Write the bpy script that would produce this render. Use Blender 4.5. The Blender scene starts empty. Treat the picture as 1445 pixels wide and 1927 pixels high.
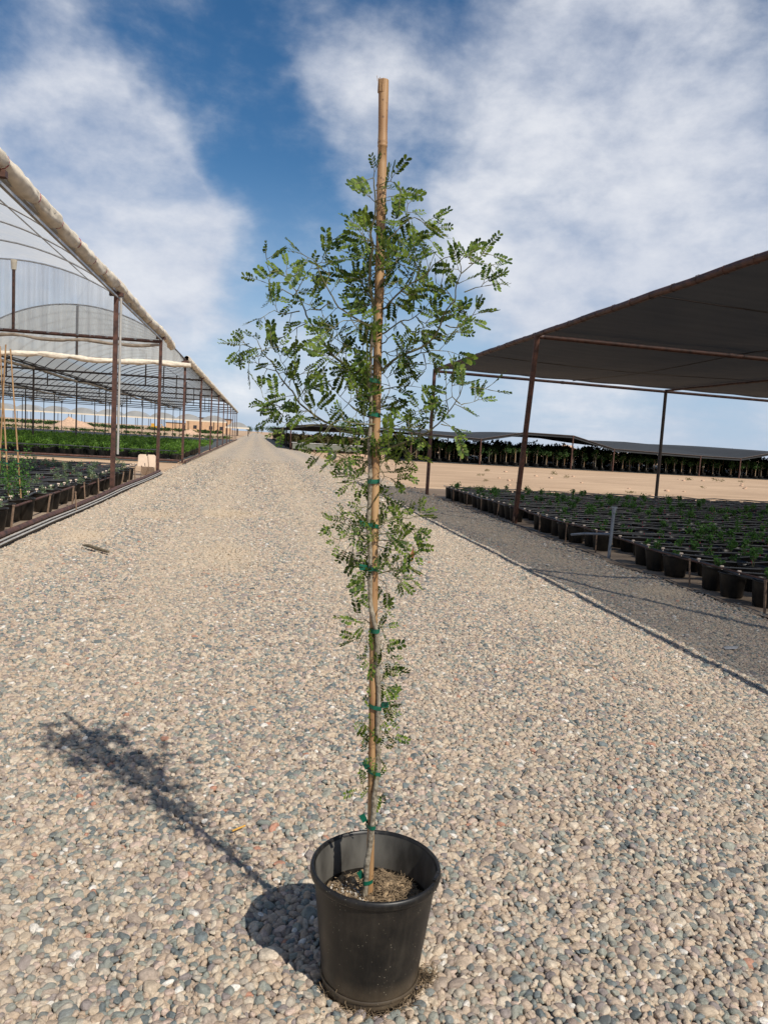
import bpy, bmesh, math, random
import numpy as np
from mathutils import Vector, Matrix

# ------------------------------------------------------------------ camera
scene = bpy.context.scene
C = scene.collection
random.seed(7)
rng = np.random.default_rng(11)
R = math.radians

CAM_Z = 1.6
yaw, pitch, roll = R(10.03), R(5.605), R(3.3)
fw = Vector((math.sin(yaw)*math.cos(pitch), math.cos(yaw)*math.cos(pitch), -math.sin(pitch)))
rt = Vector((math.cos(yaw), -math.sin(yaw), 0))
up = Vector((math.sin(yaw)*math.sin(pitch), math.cos(yaw)*math.sin(pitch), math.cos(pitch)))
rt2 = rt*math.cos(roll)+up*math.sin(roll)
up2 = up*math.cos(roll)-rt*math.sin(roll)
cam = bpy.data.cameras.new('camera')
cam.sensor_fit = 'VERTICAL'; cam.sensor_height = 24; cam.lens = 1400/1927*24
cam.clip_start = .05; cam.clip_end = 9000
co = bpy.data.objects.new('camera', cam); C.objects.link(co)
M = Matrix((rt2, up2, -fw)).transposed().to_4x4(); M.translation = (0, 0, CAM_Z)
co.matrix_world = M
scene.camera = co
scene.view_settings.view_transform = 'Standard'
scene.view_settings.look = 'None'
scene.view_settings.exposure = 0.0
scene.view_settings.gamma = 1
scene.render.engine = 'CYCLES'
scene.cycles.transparent_max_bounces = 32

# ------------------------------------------------------------------ sun and sky
SUN = Vector((.50, -.84, 1.0)).normalized()      # towards the sun
el = math.asin(SUN.z); az = math.atan2(SUN.x, SUN.y)
sl = bpy.data.lights.new('sun', 'SUN'); sl.energy = 5.0; sl.angle = R(.53); sl.color = (1, .94, .84)
so = bpy.data.objects.new('sun', sl); C.objects.link(so)
so.rotation_euler = SUN.to_track_quat('Z', 'Y').to_euler(); so.location = (5, -8, 12)

w = bpy.data.worlds.new('World'); scene.world = w; w.use_nodes = True
nt = w.node_tree; N = nt.nodes; L = nt.links; N.clear()
def nd(t, **k):
    n = N.new(t)
    for a, b in k.items(): setattr(n, a, b)
    return n
def mth(op, a, b=None, c=None, clamp=False):
    n = N.new('ShaderNodeMath'); n.operation = op; n.use_clamp = clamp
    for i, v in enumerate((a, b, c)):
        if v is None: continue
        if isinstance(v, (int, float)): n.inputs[i].default_value = v
        else: L.new(v, n.inputs[i])
    return n.outputs[0]
sky = nd('ShaderNodeTexSky', sky_type='NISHITA', sun_disc=False, sun_elevation=el, sun_rotation=az,
         air_density=1.0, dust_density=.15, ozone_density=1.6, altitude=100)
tc = nd('ShaderNodeTexCoord')
def noise(vec, scale, detail=6, rough=.55, dist=0):
    n = N.new('ShaderNodeTexNoise'); n.inputs['Scale'].default_value = scale
    n.inputs['Detail'].default_value = detail; n.inputs['Roughness'].default_value = rough
    n.inputs['Distortion'].default_value = dist; L.new(vec, n.inputs['Vector']); return n
wn = noise(tc.outputs['Generated'], 3.2, 5, .55)
vm = nd('ShaderNodeVectorMath', operation='SUBTRACT'); L.new(wn.outputs['Color'], vm.inputs[0]); vm.inputs[1].default_value = (.5, .5, .5)
vs = nd('ShaderNodeVectorMath', operation='SCALE'); L.new(vm.outputs[0], vs.inputs[0]); vs.inputs['Scale'].default_value = .34
va = nd('ShaderNodeVectorMath', operation='ADD'); L.new(tc.outputs['Generated'], va.inputs[0]); L.new(vs.outputs[0], va.inputs[1])
# cloud banks: direction in the sky (azimuth, elevation in degrees), angular radius, weight
BANKS = [(18.7, 27.4, 10.6, 0.8), (28.3, 21.9, 10.9, 1.0), (18.6, 19.0, 9.1, 0.7), (32.7, 12.3, 9.1, 0.8), (18.4, 12.3, 8.5, 0.6), (26.0, 8.0, 9.7, 0.7), (10.9, 18.8, 4.8, 0.45), (7.9, 26.9, 4.8, 0.5), (6.9, 25.0, 3.9, 0.35), (-16.3, 20.2, 6.0, 0.65), (-12.7, 17.2, 6.0, 0.62), (-8.6, 18.2, 3.8, 0.45), (-9.5, 13.4, 6.8, 0.7), (-15.6, 11.9, 8.5, 0.6), (-6.0, 14.9, 4.0, 0.4), (-6.2, 9.9, 5.2, 0.45), (-0.3, 6.7, 5.9, 0.3), (-15.8, 24.9, 3.3, 0.3)]
tot = None
for a, e, r, k in BANKS:
    d = (math.sin(R(a))*math.cos(R(e)), math.cos(R(a))*math.cos(R(e)), math.sin(R(e)))
    dn = nd('ShaderNodeVectorMath', operation='DISTANCE'); L.new(va.outputs[0], dn.inputs[0]); dn.inputs[1].default_value = d
    mr = nd('ShaderNodeMapRange', interpolation_type='SMOOTHERSTEP')
    mr.inputs['From Min'].default_value = 2*math.sin(R(r)/2)*1.45; mr.inputs['From Max'].default_value = 0
    mr.inputs['To Max'].default_value = k; L.new(dn.outputs['Value'], mr.inputs['Value'])
    tot = mr.outputs[0] if tot is None else mth('ADD', tot, mr.outputs[0])
# project on a cloud layer so that streaks lie down towards the horizon
sx = nd('ShaderNodeSeparateXYZ'); L.new(tc.outputs['Generated'], sx.inputs[0])
zz = mth('ADD', mth('MAXIMUM', sx.outputs[2], 0.0), .14)
cx = nd('ShaderNodeCombineXYZ'); L.new(mth('DIVIDE', sx.outputs[0], zz), cx.inputs[0]); L.new(mth('DIVIDE', sx.outputs[1], zz), cx.inputs[1])
n1 = noise(cx.outputs[0], 1.3, 10, .62, .35)
mp = nd('ShaderNodeMapping'); mp.inputs['Rotation'].default_value = (0, 0, R(62)); mp.inputs['Scale'].default_value = (1.0, 1.6, 1); L.new(cx.outputs[0], mp.inputs[0])
vq = nd('ShaderNodeVectorMath', operation='MULTIPLY'); L.new(tc.outputs['Generated'], vq.inputs[0]); vq.inputs[1].default_value = (1, 1, 1.7)
n2 = noise(vq.outputs[0], 5.0, 12, .60, .08)
nn = mth('ADD', mth('MULTIPLY', n1.outputs['Fac'], .35), mth('MULTIPLY', n2.outputs['Fac'], .65))
nn = mth('MULTIPLY', mth('SUBTRACT', nn, .5), 3.0)
dens = mth('ADD', mth('MINIMUM', tot, 1.0), mth('MULTIPLY', nn, 1.0))
low = nd('ShaderNodeMapRange'); low.inputs['From Min'].default_value = .30; low.inputs['From Max'].default_value = .02
low.inputs['To Max'].default_value = .40; L.new(sx.outputs[2], low.inputs['Value'])
dens = mth('ADD', dens, low.outputs[0])
# unseen cloud added behind the camera and overhead, as neutral fill light
bk = nd('ShaderNodeMapRange'); L.new(sx.outputs[1], bk.inputs['Value']); bk.inputs['From Min'].default_value = .75; bk.inputs['From Max'].default_value = .1; bk.inputs['To Max'].default_value = .45
dens = mth('ADD', dens, bk.outputs[0])
cr = nd('ShaderNodeMapRange', interpolation_type='SMOOTHSTEP'); L.new(dens, cr.inputs['Value'])
cr.inputs['From Min'].default_value = .05; cr.inputs['From Max'].default_value = 1.3; cr.inputs['To Max'].default_value = .93
bs = nd('ShaderNodeBackground'); bs.inputs['Strength'].default_value = .09
hs = nd('ShaderNodeHueSaturation'); hs.inputs['Saturation'].default_value = 1.32
L.new(sky.outputs[0], hs.inputs['Color']); hz = nd('ShaderNodeMapRange', interpolation_type='SMOOTHSTEP'); L.new(sx.outputs[2], hz.inputs['Value'])
hz.inputs['From Min'].default_value = .34; hz.inputs['From Max'].default_value = .0; hz.inputs['To Max'].default_value = .85
hm = nd('ShaderNodeMix', data_type='RGBA'); L.new(hz.outputs[0], hm.inputs[0]); L.new(hs.outputs[0], hm.inputs[6]); hm.inputs[7].default_value = (4.6, 6.2, 8.6, 1)
L.new(hm.outputs[2], bs.inputs['Color'])
shade = nd('ShaderNodeMapRange'); L.new(n2.outputs['Fac'], shade.inputs['Value'])
shade.inputs['From Min'].default_value = .3; shade.inputs['From Max'].default_value = .72
mc = nd('ShaderNodeMix', data_type='RGBA'); L.new(shade.outputs[0], mc.inputs[0])
mc.inputs[6].default_value = (.46, .52, .66, 1); mc.inputs[7].default_value = (.90, .91, .94, 1)
bc = nd('ShaderNodeBackground'); L.new(mc.outputs[2], bc.inputs['Color']); bc.inputs['Strength'].default_value = 1.0
mx = nd('ShaderNodeMixShader'); L.new(cr.outputs[0], mx.inputs[0]); L.new(bs.outputs[0], mx.inputs[1]); L.new(bc.outputs[0], mx.inputs[2])
wo = nd('ShaderNodeOutputWorld'); L.new(mx.outputs[0], wo.inputs['Surface'])
# ------------------------------------------------------------------ materials
MATS = {}
def newmat(name):
    m = bpy.data.materials.new(name); m.use_nodes = True
    MATS[name] = m
    return m, m.node_tree, m.node_tree.nodes['Principled BSDF']
def simple(name, col, rough=.7, metal=0, var=.25, scale=20, bump=0, spec=.5, obj=True, var2=None, stretch=None):
    """one paint with a noise-driven variation of its own colour"""
    m, t, b = newmat(name)
    n = t.nodes.new('ShaderNodeTexNoise'); n.inputs['Scale'].default_value = scale; n.inputs['Detail'].default_value = 6
    tcn = t.nodes.new('ShaderNodeTexCoord')
    src = tcn.outputs['Object']
    if stretch:
        mp_ = t.nodes.new('ShaderNodeMapping'); mp_.inputs['Scale'].default_value = stretch
        t.links.new(src, mp_.inputs[0]); src = mp_.outputs[0]
    t.links.new(src, n.inputs['Vector'])
    r = t.nodes.new('ShaderNodeValToRGB'); r.color_ramp.elements[0].position = .3; r.color_ramp.elements[1].position = .7
    a = [c*(1-var) for c in col]; z = [min(1, c*(1+var)) for c in (var2 or col)]
    r.color_ramp.elements[0].color = (*a, 1); r.color_ramp.elements[1].color = (*z, 1)
    t.links.new(n.outputs['Fac'], r.inputs[0]); t.links.new(r.outputs[0], b.inputs['Base Color'])
    b.inputs['Roughness'].default_value = rough; b.inputs['Metallic'].default_value = metal
    b.inputs['Specular IOR Level'].default_value = spec
    if bump:
        bp = t.nodes.new('ShaderNodeBump'); bp.inputs['Strength'].default_value = bump; bp.inputs['Distance'].default_value = .01
        t.links.new(n.outputs['Fac'], bp.inputs['Height']); t.links.new(bp.outputs[0], b.inputs['Normal'])
    return m
rust = simple('rust_steel', (.048, .022, .016), .6, 0, .4, 9, .3, var2=(.085, .036, .024))
darksteel = simple('dark_steel', (.035, .024, .02), .6, 0, .4, 9, .2)
galv = simple('galvanised_pipe', (.42, .42, .42), .4, .5, .15, 12)
whitepipe = simple('white_channel', (.38, .36, .33), .5, 0, .15, 8)
pvc = simple('grey_pvc', (.17, .19, .22), .5, 0, .2, 14)
blackpipe = simple('black_pipe', (.038, .040, .045), .36, 0, .3, 14)
capm = simple('cream_cap', (.62, .50, .40), .5, 0, .15, 20)
redm = simple('red_emitter', (.32, .03, .06), .5, 0, .2, 20)
wood = simple('stake_wood', (.20, .13, .085), .85, 0, .35, 25, .4)
tape = simple('green_tape', (.003, .095, .055), .38, 0, .3, 60)
cream = simple('cream_plastic', (.62, .47, .35), .6, 0, .08, 6)
barkm = simple('young_bark', (.19, .15, .10), .85, 0, .45, 90, .5, var2=(.24, .21, .16))
twigm = simple('twig', (.13, .12, .055), .75, 0, .3, 60)
canvas = simple('cream_fabric', (.66, .58, .46), .9, 0, .16, 7, .6)
drape = simple('dusty_fabric', (.42, .34, .26), .9, 0, .25, 6, .5)
tanwall = simple('tan_wall', (.55, .36, .22), .9, 0, .1, 1)
scrapm = simple('dull_plastic_scrap', (.42, .41, .40), .35, 0, .2, 30)
innerm = simple('dusty_sunlit_inner_wall', (.050, .046, .040), .6, 0, .5, 14, .1, var2=(.085, .08, .07), stretch=(1, 1, .4))  # inside of the pot: dust, plus a sunlit paleness put into the colour
whitem = simple('white_plastic', (.8, .8, .78), .5, 0, .06, 3)
yard = None
darkwin = simple('dark_opening', (.03, .03, .035), .4)
sandm = simple('sand_pile', (.50, .33, .22), .95, 0, .22, 2.5, .6)
debris = simple('driftwood', (.14, .11, .07), .9, 0, .5, 40, .5)
matm = simple('weed_mat_cloth', (.055, .06, .062), .85, 0, .35, 2)
greywall = simple('grey_tarp', (.16, .17, .14), .8, 0, .2, 3)
tyrem = simple('tyre_rubber', (.03, .03, .03), .8)
strawm = simple('straw', (.19, .135, .08), .9, 0, .5, 60)
yellowm = simple('yellow_leaf', (.62, .33, .06), .7)
dryleaf = simple('dry_leaf', (.28, .12, .05), .8)

def black_pot_mat(name, dust):
    m, t, b = newmat(name)
    tcn = t.nodes.new('ShaderNodeTexCoord')
    n = t.nodes.new('ShaderNodeTexNoise'); n.inputs['Scale'].default_value = 7; n.inputs['Detail'].default_value = 8; n.inputs['Roughness'].default_value = .7
    t.links.new(tcn.outputs['Object'], n.inputs['Vector'])
    r = t.nodes.new('ShaderNodeValToRGB'); r.color_ramp.elements[0].position = .45; r.color_ramp.elements[1].position = .8
    r.color_ramp.elements[0].color = (.0065, .006, .0055, 1); r.color_ramp.elements[1].color = (.032, .026, .020, 1)
    t.links.new(n.outputs['Fac'], r.inputs[0])
    out = r.outputs[0]
    if dust:
        v = t.nodes.new('ShaderNodeTexVoronoi'); v.inputs['Scale'].default_value = 95
        t.links.new(tcn.outputs['Object'], v.inputs['Vector'])
        mr = t.nodes.new('ShaderNodeMapRange'); mr.inputs['From Min'].default_value = .16; mr.inputs['From Max'].default_value = .07
        t.links.new(v.outputs['Distance'], mr.inputs['Value'])
        n2_ = t.nodes.new('ShaderNodeTexNoise'); n2_.inputs['Scale'].default_value = 22; t.links.new(tcn.outputs['Object'], n2_.inputs['Vector'])
        m2 = t.nodes.new('ShaderNodeMapRange'); m2.inputs['From Min'].default_value = .5; m2.inputs['From Max'].default_value = .62
        t.links.new(n2_.outputs['Fac'], m2.inputs['Value'])
        mu = t.nodes.new('ShaderNodeMath'); mu.operation = 'MULTIPLY'; t.links.new(mr.outputs[0], mu.inputs[0]); t.links.new(m2.outputs[0], mu.inputs[1])
        mu2 = t.nodes.new('ShaderNodeMath'); mu2.operation = 'MULTIPLY'; t.links.new(mu.outputs[0], mu2.inputs[0]); mu2.inputs[1].default_value = .85
        mxn = t.nodes.new('ShaderNodeMix'); mxn.data_type = 'RGBA'; t.links.new(mu2.outputs[0], mxn.inputs[0]); t.links.new(out, mxn.inputs[6])
        mxn.inputs[7].default_value = (.30, .27, .20, 1)
        mps = t.nodes.new('ShaderNodeMapping'); mps.inputs['Scale'].default_value = (26, 26, 1.6); t.links.new(tcn.outputs['Object'], mps.inputs[0])
        ns_ = t.nodes.new('ShaderNodeTexNoise'); ns_.inputs['Scale'].default_value = 1.4; ns_.inputs['Detail'].default_value = 6; t.links.new(mps.outputs[0], ns_.inputs['Vector'])
        ms_ = t.nodes.new('ShaderNodeMapRange'); ms_.inputs['From Min'].default_value = .52; ms_.inputs['From Max'].default_value = .75; ms_.inputs['To Max'].default_value = .12; t.links.new(ns_.outputs['Fac'], ms_.inputs['Value'])
        mxs = t.nodes.new('ShaderNodeMix'); mxs.data_type = 'RGBA'; t.links.new(ms_.outputs[0], mxs.inputs[0]); t.links.new(mxn.outputs[2], mxs.inputs[6]); mxs.inputs[7].default_value = (.13, .11, .085, 1)
        mxn = mxs
        # mud splashed round the foot
        sp = t.nodes.new('ShaderNodeSeparateXYZ'); t.links.new(tcn.outputs['Object'], sp.inputs[0])
        m3 = t.nodes.new('ShaderNodeMapRange'); m3.inputs['From Min'].default_value = .10; m3.inputs['From Max'].default_value = .0
        t.links.new(sp.outputs[2], m3.inputs['Value'])
        mu3 = t.nodes.new('ShaderNodeMath'); mu3.operation = 'MULTIPLY'; t.links.new(m3.outputs[0], mu3.inputs[0]); t.links.new(n.outputs['Fac'], mu3.inputs[1])
        mx2 = t.nodes.new('ShaderNodeMix'); mx2.data_type = 'RGBA'; t.links.new(mu3.outputs[0], mx2.inputs[0]); t.links.new(mxn.outputs[2], mx2.inputs[6])
        mx2.inputs[7].default_value = (.20, .145, .09, 1); out = mx2.outputs[2]
    t.links.new(out, b.inputs['Base Color'])
    b.inputs['Roughness'].default_value = .42; b.inputs['Specular IOR Level'].default_value = .45
    return m
potm = black_pot_mat('black_pot_plastic', False)
bigpotm = black_pot_mat('dusty_black_pot_plastic', True)

def leaf_mat(name, c1, c2, scale=8, trans=.35, rough=.5):
    m, t, b = newmat(name)
    n = t.nodes.new('ShaderNodeTexNoise'); n.inputs['Scale'].default_value = scale
    g = t.nodes.new('ShaderNodeNewGeometry'); t.links.new(g.outputs['Position'], n.inputs['Vector'])
    r = t.nodes.new('ShaderNodeValToRGB'); r.color_ramp.elements[0].position = .35; r.color_ramp.elements[1].position = .68
    r.color_ramp.elements[0].color = (*c1, 1); r.color_ramp.elements[1].color = (*c2, 1)
    mm = t.nodes.new('ShaderNodeMix'); mm.data_type = 'FLOAT'; mm.inputs[0].default_value = .55
    t.links.new(n.outputs['Fac'], mm.inputs[2]); t.links.new(g.outputs['Random Per Island'], mm.inputs[3])
    t.links.new(mm.outputs[0], r.inputs[0]); t.links.new(r.outputs[0], b.inputs['Base Color'])
    b.inputs['Roughness'].default_value = rough; b.inputs['Specular IOR Level'].default_value = .25
    tr = t.nodes.new('ShaderNodeBsdfTranslucent')
    hs_ = t.nodes.new('ShaderNodeHueSaturation'); hs_.inputs['Value'].default_value = 1.6; hs_.inputs['Hue'].default_value = .485
    t.links.new(r.outputs[0], hs_.inputs['Color']); t.links.new(hs_.outputs[0], tr.inputs['Color'])
    ms = t.nodes.new('ShaderNodeMixShader'); ms.inputs[0].default_value = trans
    t.links.new(b.outputs[0], ms.inputs[1]); t.links.new(tr.outputs[0], ms.inputs[2])
    t.links.new(ms.outputs[0], t.nodes['Material Output'].inputs['Surface'])
    return m
leafm = leaf_mat('sapling_leaf', (.027, .060, .009), (.145, .208, .026), 6, .30, .62)
seedm = leaf_mat('seedling_leaf', (.04, .11, .025), (.10, .22, .045), 9)
greym = leaf_mat('grey_green_leaf', (.07, .11, .06), (.17, .24, .13), 9)
bushm = leaf_mat('shrub_leaf', (.04, .10, .014), (.13, .24, .03), 3)
crownm = leaf_mat('tree_leaf', (.018, .042, .010), (.045, .09, .018), 2, .15, .8)
browncrown = leaf_mat('brown_shrub_leaf', (.07, .07, .02), (.20, .17, .06), 2)

def film_mat(name, col, opac, streak=0):
    m, t, b = newmat(name)
    t.nodes.remove(b)
    tr = t.nodes.new('ShaderNodeBsdfTransparent'); tr.inputs[0].default_value = (.97, .98, .98, 1)
    df = t.nodes.new('ShaderNodeBsdfDiffuse'); tl = t.nodes.new('ShaderNodeBsdfTranslucent')
    df.inputs[0].default_value = (*col, 1); tl.inputs[0].default_value = (*col, 1)
    gl = t.nodes.new('ShaderNodeBsdfGlossy'); gl.inputs['Roughness'].default_value = .25; gl.inputs[0].default_value = (.8, .8, .8, 1)
    m1 = t.nodes.new('ShaderNodeMixShader'); m1.inputs[0].default_value = .5
    t.links.new(df.outputs[0], m1.inputs[1]); t.links.new(tl.outputs[0], m1.inputs[2])
    m2 = t.nodes.new('ShaderNodeMixShader'); m2.inputs[0].default_value = .06
    t.links.new(m1.outputs[0], m2.inputs[1]); t.links.new(gl.outputs[0], m2.inputs[2])
    n = t.nodes.new('ShaderNodeTexNoise'); n.inputs['Scale'].default_value = 1.3; n.inputs['Detail'].default_value = 7
    tcn = t.nodes.new('ShaderNodeTexCoord')
    src = tcn.outputs['Object']
    if streak:
        mp_ = t.nodes.new('ShaderNodeMapping'); mp_.inputs['Scale'].default_value = (7, 1, .25); t.links.new(src, mp_.inputs[0]); src = mp_.outputs[0]
    t.links.new(src, n.inputs['Vector'])
    mr = t.nodes.new('ShaderNodeMapRange'); mr.inputs['From Min'].default_value = .25; mr.inputs['From Max'].default_value = .75
    mr.inputs['To Min'].default_value = opac*(.8-.3*streak); mr.inputs['To Max'].default_value = min(1, opac*(1.2+.3*streak))
    t.links.new(n.outputs['Fac'], mr.inputs['Value'])
    m3 = t.nodes.new('ShaderNodeMixShader'); t.links.new(mr.outputs[0], m3.inputs[0])
    t.links.new(tr.outputs[0], m3.inputs[1]); t.links.new(m2.outputs[0], m3.inputs[2])
    t.links.new(m3.outputs[0], t.nodes['Material Output'].inputs['Surface'])
    return m
film = film_mat('clear_poly_film', (.80, .81, .80), .66)
filmgrey = film_mat('grey_poly_film', (.70, .70, .67), .72)
filmcurtain = film_mat('pleated_film', (.66, .68, .68), .44, 1)

def shade_mat():
    m, t, b = newmat('black_shade_cloth')
    b.inputs['Roughness'].default_value = .8
    n = t.nodes.new('ShaderNodeTexNoise'); n.inputs['Scale'].default_value = 1.2; n.inputs['Detail'].default_value = 5
    tcn = t.nodes.new('ShaderNodeTexCoord'); mp_ = t.nodes.new('ShaderNodeMapping'); mp_.inputs['Scale'].default_value = (.5, 3, 1)
    t.links.new(tcn.outputs['Object'], mp_.inputs[0]); t.links.new(mp_.outputs[0], n.inputs['Vector'])
    r = t.nodes.new('ShaderNodeValToRGB'); r.color_ramp.elements[0].color = (.016, .017, .019, 1); r.color_ramp.elements[1].color = (.034, .036, .04, 1)
    r.color_ramp.elements[0].position = .3; r.color_ramp.elements[1].position = .7
    t.links.new(n.outputs['Fac'], r.inputs[0]); t.links.new(r.outputs[0], b.inputs['Base Color'])
    # an open weave: seen or lit square on it lets light through its holes, at a slant the threads close it
    lw = t.nodes.new('ShaderNodeLayerWeight'); lw.inputs['Blend'].default_value = .5
    mr = t.nodes.new('ShaderNodeMapRange'); mr.inputs['From Min'].default_value = 0; mr.inputs['From Max'].default_value = .72
    mr.inputs['To Min'].default_value = .50; mr.inputs['To Max'].default_value = .015
    t.links.new(lw.outputs['Facing'], mr.inputs['Value'])
    tr = t.nodes.new('ShaderNodeBsdfTransparent'); ms = t.nodes.new('ShaderNodeMixShader')
    t.links.new(mr.outputs[0], ms.inputs[0]); t.links.new(b.outputs[0], ms.inputs[1]); t.links.new(tr.outputs[0], ms.inputs[2])
    t.links.new(ms.outputs[0], t.nodes['Material Output'].inputs['Surface'])
    return m
shadem = shade_mat()

def ramp_pebble(t, src):
    r = t.nodes.new('ShaderNodeValToRGB'); cr_ = r.color_ramp; cr_.interpolation = 'CONSTANT'
    pal = PEBBLES
    tot_ = sum(p[0] for p in pal); x = 0
    for i, (w_, c) in enumerate(pal):
        if i < 2: e = cr_.elements[i]; e.position = x
        else: e = cr_.elements.new(x)
        e.color = (*[v*1.08 for v in c], 1); x += w_/tot_
    t.links.new(src, r.inputs[0]); return r
PEBBLES = [(0.11, (0.39188, 0.3, 0.219)), (0.07, (0.19594, 0.21, 0.188)), (0.13, (0.46056, 0.37, 0.272)), (0.05, (0.11716, 0.135, 0.136)), (0.1, (0.3232, 0.26, 0.209)), (0.05, (0.25452, 0.2, 0.167)), (0.11, (0.50904, 0.43, 0.334)), (0.07, (0.25452, 0.26, 0.219)), (0.003, (0.39188, 0.2, 0.136)), (0.09, (0.42117, 0.33, 0.251)), (0.018, (0.6070099999999999, 0.57, 0.512)), (0.05, (0.23533, 0.2, 0.188)), (0.07, (0.36258999999999997, 0.32, 0.261)), (0.04, (0.16665000000000002, 0.19, 0.188)), (0.05, (0.47066, 0.36, 0.293))]
def dust_fac(t):
    """fine dust: packed wheel tracks along the road and a few sandy spots"""
    g = t.nodes.new('ShaderNodeNewGeometry'); sp = t.nodes.new('ShaderNodeSeparateXYZ'); t.links.new(g.outputs['Position'], sp.inputs[0])
    n = t.nodes.new('ShaderNodeTexNoise'); n.inputs['Scale'].default_value = 1.1; n.inputs['Detail'].default_value = 7; n.inputs['Roughness'].default_value = .65
    mp_ = t.nodes.new('ShaderNodeMapping'); mp_.inputs['Scale'].default_value = (1.5, .35, 1); t.links.new(g.outputs['Position'], mp_.inputs[0]); t.links.new(mp_.outputs[0], n.inputs['Vector'])
    def M_(op, a, b=None, c=False):
        m_ = t.nodes.new('ShaderNodeMath'); m_.operation = op; m_.use_clamp = c
        for i, v in enumerate((a, b)):
            if v is None: continue
            if isinstance(v, (int, float)): m_.inputs[i].default_value = v
            else: t.links.new(v, m_.inputs[i])
        return m_.outputs[0]
    xw = M_('ADD', sp.outputs[0], M_('MULTIPLY', n.outputs['Fac'], .5))
    tr_ = M_('MULTIPLY', M_('ADD', M_('SINE', M_('MULTIPLY', M_('ADD', xw, 1.0), 3.3)), 1.0), .5)      # two-metre wheel track
    far = t.nodes.new('ShaderNodeMapRange'); t.links.new(sp.outputs[1], far.inputs['Value']); far.inputs['From Min'].default_value = 4; far.inputs['From Max'].default_value = 12
    far.inputs['To Min'].default_value = .25; far.inputs['To Max'].default_value = 1
    f = M_('MULTIPLY', M_('MULTIPLY', tr_, far.outputs[0]), .42)
    f = M_('ADD', f, M_('MULTIPLY', M_('SUBTRACT', n.outputs['Fac'], .5), .9))
    for x, y, rx, ry, k in ((-.35, 14.6, .75, .9, .75), (-.25, 9.6, .55, 1.6, .6), (-2.3, 11, .35, .7, .8), (-1.7, 14, .5, 1.0, .7), (-2.9, 8.3, .5, .5, .5), (5.6, 9.2, .5, .5, .8)):
        d = M_('ADD', M_('POWER', M_('ABSOLUTE', M_('DIVIDE', M_('SUBTRACT', xw, x+.25), rx)), 2.0), M_('POWER', M_('ABSOLUTE', M_('DIVIDE', M_('SUBTRACT', sp.outputs[1], y), ry)), 2.0))
        f = M_('ADD', f, M_('MULTIPLY', M_('SUBTRACT', 1.0, d, True), k))
    return M_('MINIMUM', M_('MAXIMUM', f, 0.0), .85)
def pebble_mat():
    m, t, b = newmat('river_pebble')
    at = t.nodes.new('ShaderNodeAttribute'); at.attribute_type = 'INSTANCER'; at.attribute_name = 'pcol'
    r = ramp_pebble(t, at.outputs['Fac'])
    tcn = t.nodes.new('ShaderNodeTexCoord')
    n = t.nodes.new('ShaderNodeTexNoise'); n.inputs['Scale'].default_value = 2.6; n.inputs['Detail'].default_value = 7; n.inputs['Roughness'].default_value = .75
    n.noise_dimensions = '4D'; t.links.new(tcn.outputs['Object'], n.inputs['Vector'])
    mw = t.nodes.new('ShaderNodeMath'); mw.operation = 'MULTIPLY'; mw.inputs[1].default_value = 977; t.links.new(at.outputs['Fac'], mw.inputs[0]); t.links.new(mw.outputs[0], n.inputs['W'])
    mr = t.nodes.new('ShaderNodeMapRange'); mr.inputs['From Min'].default_value = .3; mr.inputs['From Max'].default_value = .7
    mr.inputs['To Min'].default_value = .5; mr.inputs['To Max'].default_value = 1.45; t.links.new(n.outputs['Fac'], mr.inputs['Value'])
    vm_ = t.nodes.new('ShaderNodeVectorMath'); vm_.operation = 'SCALE'; t.links.new(r.outputs[0], vm_.inputs[0]); t.links.new(mr.outputs[0], vm_.inputs['Scale'])
    du = dust_fac(t)
    mxd = t.nodes.new('ShaderNodeMix'); mxd.data_type = 'RGBA'; t.links.new(du, mxd.inputs[0]); t.links.new(vm_.outputs[0], mxd.inputs[6]); mxd.inputs[7].default_value = (.46*1.08, .37*1.08, .27*1.08, 1)
    t.links.new(mxd.outputs[2], b.inputs['Base Color']); b.inputs['Roughness'].default_value = .8; b.inputs['Specular IOR Level'].default_value = .25
    bp = t.nodes.new('ShaderNodeBump'); bp.inputs['Strength'].default_value = .35; bp.inputs['Distance'].default_value = .1
    t.links.new(n.outputs['Fac'], bp.inputs['Height']); t.links.new(bp.outputs[0], b.inputs['Normal'])
    return m
pebm = pebble_mat()

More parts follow.
